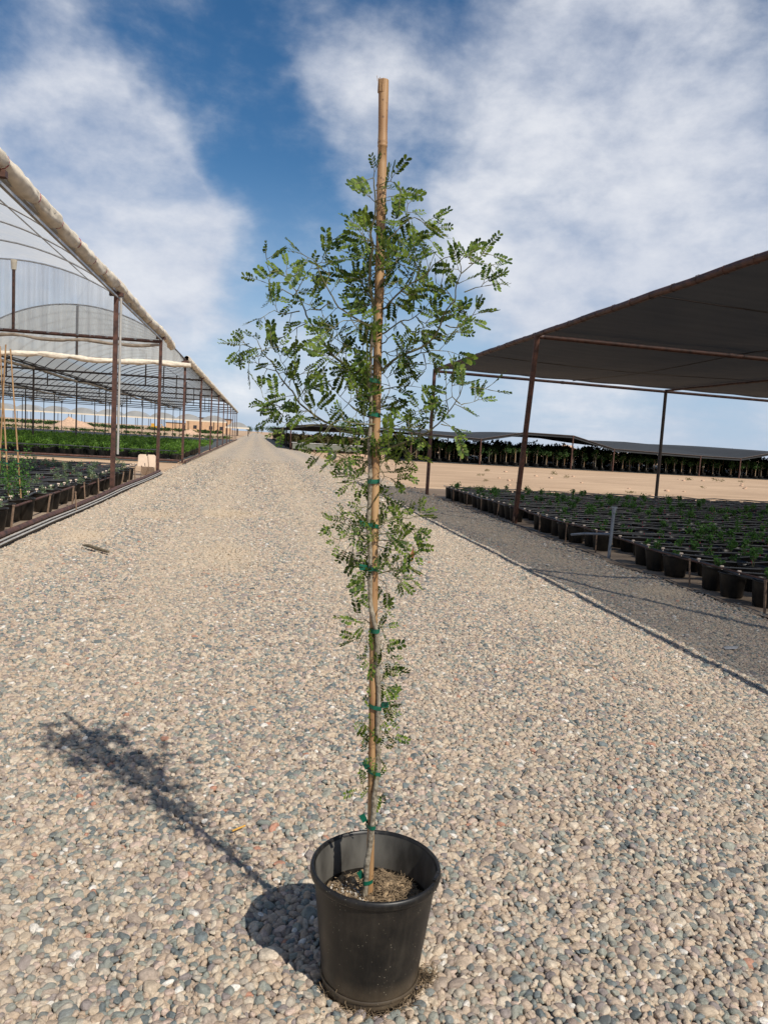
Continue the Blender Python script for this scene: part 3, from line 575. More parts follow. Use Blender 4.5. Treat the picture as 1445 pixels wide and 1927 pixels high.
# ------------------------------------------------------------------ the staked sapling in its pot
BR=[[[0.307,2.045,1.918],[0.295,2.029,1.965],[0.281,2.013,2.011],[0.275,1.99,2.08],[0.278,1.978,2.116],[0.267,1.964,2.155],[0.274,1.951,2.19],[0.273,1.937,2.232],[0.264,1.922,2.273],[0.26,1.915,2.293]],[[0.287,2.045,2.123],[0.257,2.06,2.149],[0.226,2.078,2.186]],[[0.309,2.045,1.892],[0.267,2.035,1.913],[0.234,2.028,1.925],[0.19,2.018,1.949],[0.162,2.009,1.985],[0.14,2.001,2.015],[0.123,1.993,2.046],[0.112,1.988,2.068],[0.091,1.984,2.075]],[[0.162,2.009,1.985],[0.177,2.027,2.029],[0.166,2.044,2.072]],[[0.318,2.045,1.769],[0.268,2.075,1.784],[0.238,2.094,1.799],[0.196,2.12,1.825],[0.159,2.153,1.873],[0.132,2.179,1.917],[0.11,2.2,1.951],[0.092,2.224,1.997],[0.069,2.25,2.043],[0.046,2.268,2.072],[0.037,2.288,2.111]],[[0.11,2.2,1.951],[0.055,2.185,1.936],[0.028,2.177,1.943],[-0.003,2.166,1.92]],[[0.092,2.224,1.996],[0.031,2.244,2.027],[-0.002,2.254,2.037]],[[0.046,2.268,2.072],[0.016,2.251,2.065],[0.006,2.23,2.097]],[[0.132,2.179,1.917],[0.1,2.189,1.9],[0.08,2.197,1.883]],[[0.092,2.224,1.996],[0.116,2.193,2.041],[0.13,2.175,2.065]],[[0.327,2.045,1.613],[0.278,2.074,1.61],[0.227,2.103,1.615],[0.196,2.123,1.632],[0.164,2.143,1.647],[0.121,2.172,1.677],[0.093,2.19,1.698],[0.07,2.214,1.736],[0.03,2.245,1.78],[0.006,2.271,1.825],[-0.029,2.296,1.859],[-0.047,2.319,1.9]],[[0.164,2.143,1.647],[0.14,2.132,1.683],[0.116,2.124,1.708],[0.146,2.112,1.741]],[[0.07,2.214,1.736],[0.086,2.236,1.783],[0.062,2.256,1.822]],[[0.121,2.172,1.677],[0.061,2.185,1.674],[0.011,2.196,1.693],[-0.0,2.201,1.714]],[[0.08,2.045,1.737],[0.11,2.063,1.761]],[[0.006,2.271,1.825],[-0.032,2.261,1.81]],[[0.005,2.045,1.813],[0.035,2.055,1.826]],[[-0.029,2.296,1.859],[-0.073,2.304,1.851]],[[0.093,2.19,1.698],[0.052,2.216,1.658]],[[0.32,2.045,1.649],[0.285,2.069,1.669],[0.254,2.09,1.689],[0.218,2.118,1.719]],[[0.271,2.045,1.672],[0.242,2.033,1.691],[0.265,2.021,1.713]],[[0.313,2.045,1.816],[0.275,2.061,1.835],[0.239,2.076,1.849],[0.202,2.092,1.869],[0.165,2.107,1.889]],[[0.238,2.076,1.849],[0.191,2.058,1.803],[0.171,2.05,1.78]],[[0.304,2.045,1.969],[0.277,2.067,2.001],[0.257,2.097,2.056],[0.252,2.119,2.102],[0.226,2.137,2.124]],[[0.277,2.067,2.001],[0.238,2.058,2.021]],[[0.306,2.045,1.933],[0.289,2.063,1.97],[0.273,2.073,1.986]],[[0.182,2.045,1.958],[0.144,2.065,1.933],[0.123,2.075,1.948]],[[0.275,2.045,1.782],[0.236,2.066,1.77],[0.212,2.081,1.759]],[[0.267,2.035,1.913],[0.211,2.002,1.904],[0.18,1.979,1.878]],[[0.257,2.097,2.056],[0.287,2.09,2.068],[0.295,2.083,2.098]],[[0.234,2.028,1.925],[0.254,2.009,1.888],[0.283,1.994,1.879]],[[0.325,2.045,2.026],[0.356,2.062,2.078],[0.383,2.079,2.136],[0.405,2.096,2.194],[0.396,2.116,2.266]],[[0.329,2.045,2.042],[0.373,2.069,2.097],[0.412,2.088,2.141],[0.457,2.11,2.187],[0.481,2.12,2.208]],[[0.412,2.088,2.141],[0.447,2.103,2.148],[0.486,2.122,2.13]],[[0.334,2.045,1.956],[0.367,2.008,1.998],[0.396,1.982,2.021],[0.43,1.953,2.042],[0.448,1.93,2.068],[0.476,1.906,2.085],[0.513,1.878,2.094]],[[0.338,2.045,1.792],[0.382,2.007,1.832],[0.423,1.979,1.848],[0.456,1.952,1.872],[0.474,1.927,1.905],[0.486,1.892,1.959],[0.505,1.872,1.981],[0.499,1.846,2.022],[0.505,1.826,2.051],[0.493,1.808,2.078]],[[0.486,1.892,1.959],[0.456,1.88,1.987],[0.423,1.869,2.001]],[[0.505,1.872,1.981],[0.536,1.863,1.994],[0.559,1.857,2.0]],[[0.559,2.045,2.094],[0.587,2.036,2.095],[0.616,2.026,2.093]],[[0.474,1.927,1.905],[0.508,1.92,1.897],[0.534,1.911,1.932],[0.525,1.908,1.945]],[[0.55,2.045,1.948],[0.577,2.026,1.953]],[[0.456,1.952,1.872],[0.498,1.971,1.873],[0.516,1.984,1.896]],[[0.401,2.045,1.827],[0.445,2.053,1.842],[0.489,2.061,1.857],[0.548,2.072,1.857]],[[0.448,2.045,1.841],[0.46,2.06,1.796],[0.431,2.073,1.774]],[[0.339,2.045,1.781],[0.356,2.027,1.807],[0.392,2.003,1.823]],[[0.339,2.045,1.687],[0.366,2.078,1.743],[0.359,2.099,1.781]],[[0.366,2.078,1.743],[0.409,2.064,1.751],[0.46,2.047,1.748]],[[0.346,2.045,1.566],[0.406,2.001,1.597],[0.459,1.961,1.626],[0.491,1.931,1.658],[0.52,1.895,1.704],[0.535,1.868,1.743],[0.538,1.85,1.771]],[[0.491,1.931,1.658],[0.471,1.938,1.677],[0.427,1.949,1.68]],[[0.51,2.045,1.65],[0.567,2.068,1.64]],[[0.52,1.895,1.704],[0.491,1.884,1.721],[0.486,1.875,1.75]],[[0.535,1.868,1.743],[0.563,1.858,1.744],[0.583,1.85,1.74]],[[0.562,2.045,1.707],[0.609,2.057,1.721]],[[0.459,1.961,1.626],[0.462,1.987,1.667]],[[0.338,2.045,1.89],[0.375,2.025,1.921],[0.413,2.009,1.932],[0.444,1.991,1.962],[0.46,1.978,1.986]],[[0.413,2.009,1.932],[0.438,1.997,1.912],[0.455,1.985,1.937]],[[0.375,2.025,1.921],[0.401,2.016,1.891],[0.426,2.01,1.897]],[[0.319,2.045,2.122],[0.347,2.036,2.152],[0.375,2.027,2.187],[0.404,2.019,2.203],[0.445,2.01,2.178]],[[0.324,2.045,2.092],[0.355,2.03,2.091],[0.38,2.015,2.071],[0.408,2.001,2.075]],[[0.397,1.982,2.021],[0.41,1.96,2.062],[0.391,1.949,2.077]],[[0.367,2.008,1.998],[0.402,2.023,1.989],[0.425,2.035,2.008]],[[0.333,2.045,1.981],[0.364,2.066,1.967],[0.4,2.086,1.968]],[[0.337,2.045,1.864],[0.356,2.027,1.884],[0.385,2.008,1.868],[0.413,1.99,1.868]],[[0.336,2.045,1.838],[0.372,2.064,1.827],[0.407,2.084,1.853]],[[0.323,2.045,2.152],[0.339,2.057,2.177]],[[0.3,2.045,2.274],[0.328,2.032,2.283],[0.35,2.022,2.272]],[[0.292,2.045,2.233],[0.325,2.031,2.243]],[[0.293,2.045,2.214],[0.319,2.051,2.238]],[[0.323,2.045,1.686],[0.356,2.061,1.715],[0.392,2.074,1.708]],[[0.32,2.045,1.733],[0.301,2.057,1.732],[0.271,2.079,1.758]],[[0.343,2.045,1.614],[0.382,2.057,1.643],[0.365,2.063,1.658]],[[0.344,2.045,1.598],[0.394,2.028,1.622],[0.429,2.017,1.624]],[[0.331,2.045,1.64],[0.269,2.021,1.636],[0.193,1.99,1.641],[0.163,1.972,1.609]],[[0.328,2.045,1.608],[0.272,2.025,1.589],[0.219,2.003,1.561]],[[0.196,2.123,1.632],[0.121,2.141,1.622],[0.062,2.156,1.63]],[[0.459,1.961,1.626],[0.41,1.934,1.643],[0.376,1.916,1.636]],[[0.327,2.045,1.557],[0.284,2.065,1.554],[0.239,2.085,1.562],[0.222,2.094,1.571]],[[0.325,2.045,1.525],[0.286,2.073,1.54],[0.242,2.102,1.543],[0.205,2.127,1.548]],[[0.327,2.045,1.497],[0.281,2.027,1.506],[0.241,2.012,1.498]],[[0.243,2.045,1.545],[0.18,2.021,1.567],[0.148,2.009,1.559]],[[0.325,2.045,1.536],[0.3,2.033,1.563],[0.309,2.028,1.577]],[[0.327,2.045,1.49],[0.288,2.068,1.479],[0.262,2.084,1.47]],[[0.343,2.045,1.533],[0.385,2.069,1.552],[0.434,2.093,1.55],[0.484,2.12,1.574]],[[0.344,2.045,1.508],[0.38,2.026,1.511],[0.409,2.011,1.52]],[[0.343,2.045,1.519],[0.365,2.057,1.487],[0.389,2.065,1.481]],[[0.341,2.045,1.558],[0.385,2.07,1.573],[0.429,2.095,1.583]],[[0.329,2.045,1.394],[0.3,2.026,1.416],[0.27,2.008,1.403]],[[0.331,2.045,1.43],[0.351,2.056,1.426],[0.379,2.072,1.422]],[[0.336,2.045,1.337],[0.279,2.033,1.365],[0.239,2.025,1.364],[0.192,2.016,1.378]],[[0.337,2.045,1.323],[0.278,2.016,1.335],[0.223,1.988,1.327],[0.191,1.972,1.321]],[[0.334,2.045,1.312],[0.287,2.069,1.303],[0.254,2.087,1.288]],[[0.279,2.033,1.365],[0.251,2.017,1.38]],[[0.349,2.045,1.359],[0.395,2.066,1.38],[0.443,2.085,1.387],[0.476,2.098,1.383],[0.521,2.118,1.401]],[[0.395,2.066,1.376],[0.401,2.081,1.4],[0.384,2.093,1.402]],[[0.354,2.045,1.334],[0.403,2.016,1.343],[0.433,1.995,1.361],[0.468,1.974,1.365]],[[0.352,2.045,1.316],[0.403,2.01,1.319],[0.434,1.989,1.327],[0.459,1.969,1.313]],[[0.403,2.016,1.343],[0.419,2.0,1.374],[0.445,1.987,1.373]],[[0.353,2.045,1.298],[0.399,2.055,1.287],[0.434,2.063,1.276],[0.45,2.073,1.234]],[[0.336,2.045,1.33],[0.352,2.06,1.35],[0.376,2.075,1.364]],[[0.342,2.045,1.352],[0.341,2.033,1.332],[0.316,2.015,1.354]],[[0.338,2.045,1.294],[0.352,2.041,1.302],[0.373,2.032,1.275]],[[0.344,2.045,1.316],[0.324,2.059,1.327],[0.304,2.074,1.339]],[[0.338,2.045,1.236],[0.308,2.066,1.246],[0.294,2.08,1.261],[0.274,2.093,1.262]],[[0.334,2.045,1.236],[0.313,2.05,1.245],[0.299,2.053,1.233]],[[0.332,2.045,1.207],[0.313,2.033,1.191]],[[0.357,2.045,1.222],[0.384,2.033,1.23],[0.409,2.021,1.246],[0.429,2.012,1.244],[0.463,1.993,1.22]],[[0.354,2.045,1.207],[0.383,2.058,1.191],[0.393,2.066,1.175]],[[0.409,2.021,1.246],[0.4,2.017,1.264],[0.424,2.012,1.273]],[[0.408,2.045,1.23],[0.406,2.03,1.204]],[[0.349,2.045,1.105],[0.365,2.038,1.121],[0.378,2.032,1.134]],[[0.338,2.045,1.079],[0.316,2.061,1.089],[0.286,2.079,1.081]],[[0.336,2.045,1.079],[0.312,2.032,1.078]],[[0.359,2.045,1.057],[0.378,2.052,1.066]],[[0.353,2.045,1.038],[0.372,2.051,1.037],[0.398,2.062,1.016]],[[0.34,2.045,1.042],[0.318,2.058,1.034],[0.313,2.066,1.021]],[[0.362,2.045,1.001],[0.39,2.052,0.985],[0.423,2.059,0.964]],[[0.362,2.045,1.001],[0.354,2.027,0.977]],[[0.364,2.045,0.979],[0.389,2.058,0.953],[0.4,2.068,0.927]],[[0.366,2.045,0.934],[0.383,2.053,0.917],[0.399,2.059,0.922]],[[0.364,2.045,0.912],[0.392,2.051,0.895]],[[0.362,2.045,0.9],[0.396,2.028,0.901]],[[0.366,2.045,0.842],[0.399,2.057,0.843],[0.428,2.067,0.834]],[[0.358,2.045,0.802],[0.325,2.034,0.799]],[[0.368,2.045,0.805],[0.413,2.033,0.801]],[[0.371,2.045,0.757],[0.395,2.036,0.765],[0.422,2.026,0.758]],[[0.371,2.045,0.741],[0.4,2.054,0.72]],[[0.36,2.045,0.762],[0.349,2.038,0.755]],[[0.373,2.045,0.708],[0.388,2.03,0.688]],[[0.369,2.045,0.593],[0.336,2.031,0.592]],[[0.38,2.045,0.595],[0.417,2.065,0.565]],[[0.372,2.045,0.595],[0.38,2.052,0.608]]]
PX, PY = .395, 2.03
S0 = Vector((.392, 2.045, .02)); S1 = Vector((.294, 2.06, 2.548))      # the cane leans a little to the left
def stake_at(z): t = (z-S0.z)/(S1.z-S0.z); return S0.lerp(S1, t)
tree = thing('potted_sapling', 'young tree with feathery leaves tied to a tall bamboo cane in a large black pot', 'potted tree', (PX, PY, 0))
off = Vector((-PX, -PY, 0))
m = MB()
prof = [(0, .012), (.128, .012), (.140, .004), (.142, .02), (.145, .06), (.160, .18), (.176, .315), (.178, .332), (.179, .336), (.186, .338), (.190, .343), (.1915, .352), (.1895, .361), (.184, .365), (.180, .362), (.177, .353), (.174, .33), (.158, .18), (.150, .12)]
m.lathe(prof, n=96)
pot = m.build('container', bigpotm, tree)
# bent-in nick in the rim, moulding seam ribs and foot ring
m = MB(); m.lathe([(.1655, .25), (.1705, .315), (.1765, .355)], n=96); m.build('inner_wall', innerm, tree)
m = MB(); m.lathe([(.1445, .030), (.1475, .033), (.1478, .040), (.1460, .043)], n=96); m.build('foot_ring', bigpotm, tree)
m = MB()
a0 = R(-33)
for k in range(7):
    t0 = a0+k*.035; r0 = .183
    m.box((r0*math.cos(t0), r0*math.sin(t0),   .366), (.010, .008, .006+.003*math.sin(k)), t0)
m.build('rim_nick', bigpotm, tree)
# soil: a rough mound with fibres
m = MB(); V = []; F = []
n1_, n2_ = 34, 96
from mathutils import noise as mn
for i in range(n1_+1):
    rr = .161*i/n1_
    for k in range(n2_):
        t = 2*math.pi*k/n2_; x = rr*math.cos(t); y = rr*math.sin(t)
        z = .252+.020*mn.fractal(Vector((x*28, y*28, 1)), .8, 2.0, 5)+.018*math.exp(-((x-.045)**2+(y-.03)**2)/.003)-.012*(rr/.168)**2
        V.append((x, y, z))
for i in range(n1_):
    for k in range(n2_):
        k2 = (k+1) % n2_; F.append((i*n2_+k, (i+1)*n2_+k, (i+1)*n2_+k2, i*n2_+k2))
soil = link('soil', npmesh('soil', V, F, soilm, True), tree)
m = MB()
for i in range(1500):
    rr = .142*math.sqrt(random.random()); t = random.uniform(0, 6.28); x = rr*math.cos(t); y = rr*math.sin(t)
    z = .256+.018*math.exp(-((x-.045)**2+(y-.03)**2)/.003)-.012*(rr/.168)**2+random.uniform(-.004, .008)
    l = random.uniform(.006, .022)*(1.4 if x > 0 else .8); a_ = random.uniform(0, 6.28); el_ = random.uniform(-.3, .5)
    d = Vector((math.cos(a_)*math.cos(el_), math.sin(a_)*math.cos(el_), math.sin(el_)))*l
    p = Vector((x, y, z)); q = p+d*.5+Vector((0, 0, random.uniform(-.002, .003)))
    m.tube([p, q, p+d], random.uniform(.0006, .0015), 4, False)
f_ = m.build('bark_mulch', strawm, tree); f_['kind'] = 'stuff'
m = MB()
for i in range(150):
    rr = .145*math.sqrt(random.random()); t = random.uniform(2.2, 4.6); x = rr*math.cos(t); y = rr*math.sin(t)
    m.box((x, y, .258-.012*(rr/.168)**2), (random.uniform(.003, .008),)*2+(random.uniform(.002, .006),), random.uniform(0, 3))
f_ = m.build('perlite', simple('perlite', (.5, .45, .38), .9), tree); f_['kind'] = 'stuff'
m = MB()
m.add([(-.112, -.060, .262), (-.095, -.068, .266), (-.088, -.052, .272), (-.104, -.046, .266), (-.100, -.056, .274)], [(0, 1, 4), (1, 2, 4), (2, 3, 4), (3, 0, 4), (3, 2, 1, 0)])
m.build('fallen_leaf', yellowm, tree)
# fibrous roots pushed out of the drainage holes
def tuft(cx, cy, w, h, n_, seed):
    random.seed(seed); m = MB()
    for i in range(n_):
        p = Vector((cx+random.gauss(0, w), cy+random.gauss(0, w*.6), abs(random.gauss(0, h))+.004)); pts = [p]
        d = Vector((random.gauss(0, 1), random.gauss(0, 1), random.gauss(.2, .6))).normalized()
        for k in range(4):
            d = (d+Vector((random.gauss(0, .6), random.gauss(0, .6), random.gauss(-.1, .5)))).normalized(); pts.append(pts[-1]+d*random.uniform(.006, .014))
        for q in pts: q.z = max(q.z, .004)
        m.tube(pts, random.uniform(.0006, .0014), 4, False)
    return m.build('root_tuft', strawm, tree)
tuft(.160, -.028, .016, .018, 150, 3)
for k in range(15):
    t = R(-165+k*10.5); tuft(.147*math.cos(t), .147*math.sin(t), .007, .006, random.Random(k).choice((4, 8, 16)), 20+k)
random.seed(5)
# cane
m = MB(); pts = []; rs = []
zs = np.linspace(.02, 2.548, 60)
nodes = [.42, .72, 1.02, 1.33, 1.66, 2.02, 2.385]
for z in zs:
    p = stake_at(z)+off; p += Vector((.003*math.sin(z*3.1), .003*math.cos(z*2.3), 0)); pts.append(p)
    rs.append(.0103+.0010*z+.0006*math.sin(z*23))
pts2 = []; rs2 = []
for p, r_ in zip(pts, rs): pts2.append(p); rs2.append(r_)
for z in nodes:
    for dz, k in ((-.008, 1.0), (-.003, 1.06), (.0, .98), (.003, 1.08), (.010, 1.0)):
        p = stake_at(z+dz)+off+Vector((.003*math.sin(z*3.1), .003*math.cos(z*2.3), 0)); pts2.append(p); rs2.append((.0103+.0010*z)*k)
o_ = sorted(range(len(pts2)), key=lambda i: pts2[i].z); pts2 = [pts2[i] for i in o_]; rs2 = [rs2[i] for i in o_]
m.tube(pts2, rs2, 18); cane = m.build('bamboo_cane', bamboo, tree)
m = MB(); q = stake_at(2.545)+off
for k in range(16):
    t = k*.39; m.tube([q+Vector(((.0108)*math.cos(t), .0108*math.sin(t), -.03)), q+Vector((.0118*math.cos(t), .0118*math.sin(t), random.uniform(.001, .006)))], [.0016, .0008], 4)
m.tube([q+Vector((-.014, 0, -.002)), q+Vector((-.0165, 0, .012))], .0005, 4)
m.build('frayed_end', bamboo, cane)
# trunk winding round the cane
def trunk_pt(z):
    keys = [(.24, 215, .021), (.34, 240, .019), (.44, 265, .0195), (.55, 300, .020), (.70, 335, .020), (.85, 320, .020), (1.0, 300, .020), (1.15, 235, .020), (1.32, 210, .0205), (1.5, 205, .021), (1.75, 205, .023), (1.98, 205, .026)]
    for (z0, a0_, r0), (z1, a1_, r1) in zip(keys, keys[1:]):
        if z <= z1:
            t = (z-z0)/(z1-z0); t = t*t*(3-2*t); aa = R(a0_+(a1_-a0_)*t); rr = r0+(r1-r0)*t; break
    return stake_at(z)+Vector((math.cos(aa)*rr, math.sin(aa)*rr, 0))+Vector((.002*math.sin(z*31), .002*math.cos(z*27), 0))
zs = np.linspace(.24, 1.98, 90)
lead = [Vector(p) for p in BR[0]]
pts = [trunk_pt(z) for z in zs if z < lead[0].z-.06]+lead[:1]
nt_ = len(pts)
m = MB(); m.tube([p+off for p in pts], [.0086-.0036*i/nt_+.0007*math.sin(i*1.3) for i in range(nt_)], 12)
trunk = m.build('trunk', barkm, tree)

def smooth_path(pts, step=.012, wob=.0022):
    P = [Vector(p) for p in pts]; out = []
    for i in range(len(P)-1):
        p0 = P[max(i-1, 0)]; p1 = P[i]; p2 = P[i+1]; p3 = P[min(i+2, len(P)-1)]
        n_ = max(2, int((p2-p1).length/step))
        for k in range(n_):
            t = k/n_
            q = .5*((2*p1)+(p2-p0)*t+(2*p0-5*p1+4*p2-p3)*t*t+(3*p1-p0-3*p2+p3)*t**3)
            out.append(q+Vector((random.gauss(0, wob*.35),)*1+(random.gauss(0, wob*.35), random.gauss(0, wob*.35))))
    out.append(P[-1]); return out
LV = []; LF = []; RA = MB()
def pinna(o, d, nrm, length, pairs):
    """one feather of paired leaflets"""
    d = d.normalized(); s = d.cross(nrm).normalized(); n = s.cross(d).normalized()
    prev = o; pts = [o]; droop = random.uniform(-.25, .15)
    for i in range(pairs+1):
        t = (i+1)/(pairs+1); p = o+d*length*t+n*(droop*length*t*t); pts.append(p)
        if i == 0 and pairs > 3: continue
        ll = min(.0172, length*.30)*random.uniform(.88, 1.08)*(.62+.42*min(1, t*1.4))
        for sg in (-1, 1):
            if random.random() < .04: continue
            ang = R(random.uniform(52, 64))*(1-.35*(t > .93)); fold = random.uniform(-.05, .25)
            ld = (d*math.cos(ang)+s*sg*math.sin(ang)+n*fold*.6).normalized(); lw = (n.cross(ld)).normalized()*sg; lw = (lw+n*random.uniform(-.2, .2)).normalized()
            w_ = ll*random.uniform(.50, .60)
            b0 = len(LV)
            for u, v in ((0, 0), (.25, .32), (.6, .50), (.88, .38), (1, 0), (.88, -.38), (.6, -.50), (.25, -.32)):
                q = p+ld*ll*(u+.06)+lw*w_*v+n*(-.10*ll*abs(v)*1.2+.05*ll*u); LV.append(tuple(q+off))
            LF.append(tuple(range(b0, b0+8)))
    RA.tube([q+off for q in pts], [.0009]+[.0007]*(len(pts)-2)+[.0004], 4, False)
def leaf(o, d, scale=1.0, tone=0):
    """a petiole that carries one or two pairs of feathers"""
    pet = random.uniform(.008, .018)*scale; e = o+d*pet
    RA.tube([o+off, e+off], .0010, 4, False)
    nrm = (Vector((random.gauss(0, .7), random.gauss(-.55, .6), random.gauss(.55, .5)))).normalized()
    if abs(nrm.dot(d)) > .92: nrm = Vector((.3, -.8, .5))
    s = d.cross(nrm).normalized()
    L_ = random.uniform(.040, .064)*scale; k = random.random(); npair = lambda l: max(4, int(l/.0072))
    if k < .5: pinna(e, d, nrm, L_*1.05, npair(L_*1.05))
    else:
        for sg in (-1, 1):
            a_ = random.uniform(.38, .7); l2 = L_*random.uniform(.8, 1.0); pinna(e, (d*math.cos(a_)+s*sg*math.sin(a_)), nrm, l2, npair(l2))
        if k > .95: pinna(e, d, nrm, L_*.9, 6)
def twig_leaves(path, start, spacing, scale=1.0):
    acc = 0; side = 1; ln = 0
    for i in range(1, len(path)):
        seg = (path[i]-path[i-1]).length; ln += seg; acc += seg
        if ln < start: continue
        if acc > spacing*random.uniform(.7, 1.3):
            acc = 0; side = -side; bd = (path[i]-path[i-1]).normalized()
            lat = bd.cross(Vector((random.gauss(0, .5), -1+random.gauss(0, .5), random.gauss(0, .4)))).normalized()*side
            d = (bd*random.uniform(.1, .7)+lat*random.uniform(.7, 1)+Vector((0, 0, random.uniform(-.25, .15)))).normalized()
            leaf(path[i], d, scale)
    bd = (path[-1]-path[-2]).normalized(); leaf(path[-1], (bd+Vector((random.gauss(0, .3), random.gauss(0, .3), random.gauss(0, .2)))).normalized(), scale*.95)
for k in range(16):                     # short spurs that crowd round the cane in the middle of the crown
    z = random.uniform(1.55, 2.1); a_ = random.uniform(0, 6.283); c_ = stake_at(z); l_ = random.uniform(.04, .10)
    BR.append([list(c_), list(c_+Vector((math.cos(a_)*l_*.5, math.sin(a_)*l_*.5, l_*.15))), list(c_+Vector((math.cos(a_)*l_, math.sin(a_)*l_, l_*.45)))])
tw = MB()
for i, br in enumerate(BR):
    if i < 131: kk = .89 if i < 75 else .74; b0_ = Vector(br[0]); br = [list(b0_+(Vector(p)-b0_)*kk) for p in br]
    path = smooth_path(br); ln = sum((path[k+1]-path[k]).length for k in range(len(path)-1))
    if i == 0: path = smooth_path(br, .012, .001)
    top = br[0][2]
    near_cane = (Vector(br[0])-stake_at(br[0][2])).length < .06
    if near_cane and i: path = [stake_at(br[0][2]-.012)+Vector((-.006, .0, 0))]+path
    n_ = len(path); r0 = min(.0042, .0014+ln*.0062) if i else .0050
    rs_ = [r0*(1-.72*k/(n_-1)) for k in range(n_)]
    if len(br) >= 5:
        mm_ = MB(); mm_.tube([q+off for q in path], rs_, 7, False); mm_.build('branch', twigm, tree)
    else: tw.tube([q+off for q in path], rs_, 6, False)
    dens = .0165 if 74 < i < 131 else .0285
    twig_leaves(path, .035 if ln > .2 else .012, dens, 1.0 if i < 75 or i > 130 else (.82 if i < 120 else .74))
    # short side shoots on the long limbs
    if ln > .28:
        for q in range(int(ln/.16)):
            k = random.randint(int(n_*.2), n_-2); bd = (path[k+1]-path[k]).normalized()
            lat = Vector((random.gauss(0, 1), random.gauss(0, 1), random.gauss(0, .6))); lat = (lat-bd*lat.dot(bd)).normalized()
            d = (bd*.7+lat).normalized(); l2 = random.uniform(.03, .075); p2 = [path[k], path[k]+d*l2*.5, path[k]+d*l2+Vector((0, 0, .008))]
            p2 = smooth_path(p2); tw.tube([q_+off for q_ in p2], [.0016-.0009*j/(len(p2)-1) for j in range(len(p2))], 5, False); twig_leaves(p2, .01, .027, .9)
t_ = tw.build('twigs', twigm, tree); t_['kind'] = 'stuff'
t_ = RA.build('leaf_stalks', twigm, tree); t_['kind'] = 'stuff'
fo = link('foliage', npmesh('foliage', LV, LF, leafm), tree); fo['kind'] = 'stuff'
print('leaflets', len(LF))
m = MB()
for z, dx in ((1.31, .10),):
    p = Vector((.337+dx, 1.98, z))+off
    m.add([p, p+Vector((.006, 0, -.02)), p+Vector((0, .004, -.045)), p+Vector((-.006, 0, -.02))], [(0, 1, 2, 3)])
m.build('withered_leaf', dryleaf, tree)
for z, tail in ((1.754, 0), (1.662, 0), (1.482, 0), (1.354, 1), (1.232, 1), (1.058, 0), (.834, 2), (.638, 3), (.478, 3), (.304, 4)):
    c_ = stake_at(z)+off; tp = trunk_pt(z)+off; d = (tp-c_); d.z = 0; mid = c_+d*.35; rad = .0175
    m = MB(); V = []; n_ = 28; tl = random.uniform(-.25, .25)
    dh = d.normalized(); sd = Vector((-dh.y, dh.x, 0))
    for hh in (-.006, .006):
        for k in range(n_):
            t = 2*math.pi*k/n_; ra = rad+.006*max(0, math.cos(t)); p = mid+dh*ra*math.cos(t)+sd*(rad-.003)*math.sin(t)
            V.append(p+Vector((0, 0, hh+tl*.02*math.sin(t+1))))
    m.add(V, [(k, (k+1) % n_, n_+(k+1) % n_, n_+k) for k in range(n_)], True)
    if tail:
        s_ = -1 if tail != 2 else 1; b_ = mid+Vector((s_*.018, -.006, .004 if tail < 3 else .012)); l_ = .022 if tail < 3 else .026
        e_ = b_+Vector((s_*l_, -.004, .004 if tail < 3 else .016))
        if tail >= 3: e_ = b_+Vector((s_*.012, -.003, .024)); 
        h_ = Vector((0, 0, .0085)) if tail < 3 else Vector((.007, 0, .004))
        m.add([b_-h_, e_-h_, e_+h_, b_+h_], [(0, 1, 2, 3)])
    m.build('green_tie', tape, tree)
# ------------------------------------------------------------------ left: barrel-roofed film houses along the road
EX = -3.2; SPAN = 9.1; EZ = 4.58; RISE = 2.0; RC = 6.18
def archz(u): return EZ+RISE-(RC-math.sqrt(RC*RC-u*u))      # u from the ridge
def arch_pts(x0, y, n=18, dz=0):
    return [(x0-SPAN/2+SPAN/2*math.cos(math.pi*0)-SPAN*k/n, y, archz(SPAN/2-SPAN*k/n)+dz) for k in range(n+1)]
def film_roof(x0, y0, y1, ny, mat, name, parent, sag=.05):
    n = 22; V = []; F = []
    for j in range(ny+1):
        y = y0+(y1-y0)*j/ny
        for k in range(n+1):
            u = SPAN/2-SPAN*k/n; V.append((x0-SPAN*k/n, y, archz(u)+.035-sag*(.5-.5*math.cos(2*math.pi*j*.5))))
    F = [(j*(n+1)+i, j*(n+1)+i+1, (j+1)*(n+1)+i+1, (j+1)*(n+1)+i) for j in range(ny) for i in range(n)]
    return link(name, npmesh(name, V, F, mat, True), parent)
def gable_film(x0, y, mat, parent, name='end_film', zb=4.36, pleat=.05):
    n = 140; V = []; F = []
    for k in range(n+1):
        x = x0-SPAN*k/n; u = SPAN/2-SPAN*k/n; yy = y+pleat*math.sin(k*.9)+pleat*.6*math.sin(k*2.3+1)
        for q in range(5): V.append((x, yy*1 if q < 4 else y, zb+(archz(u)-zb)*q/4))
    F = [(k*5+q, (k+1)*5+q, (k+1)*5+q+1, k*5+q+1) for k in range(n) for q in range(4)]
    return link(name, npmesh(name, V, F, mat, True), parent)
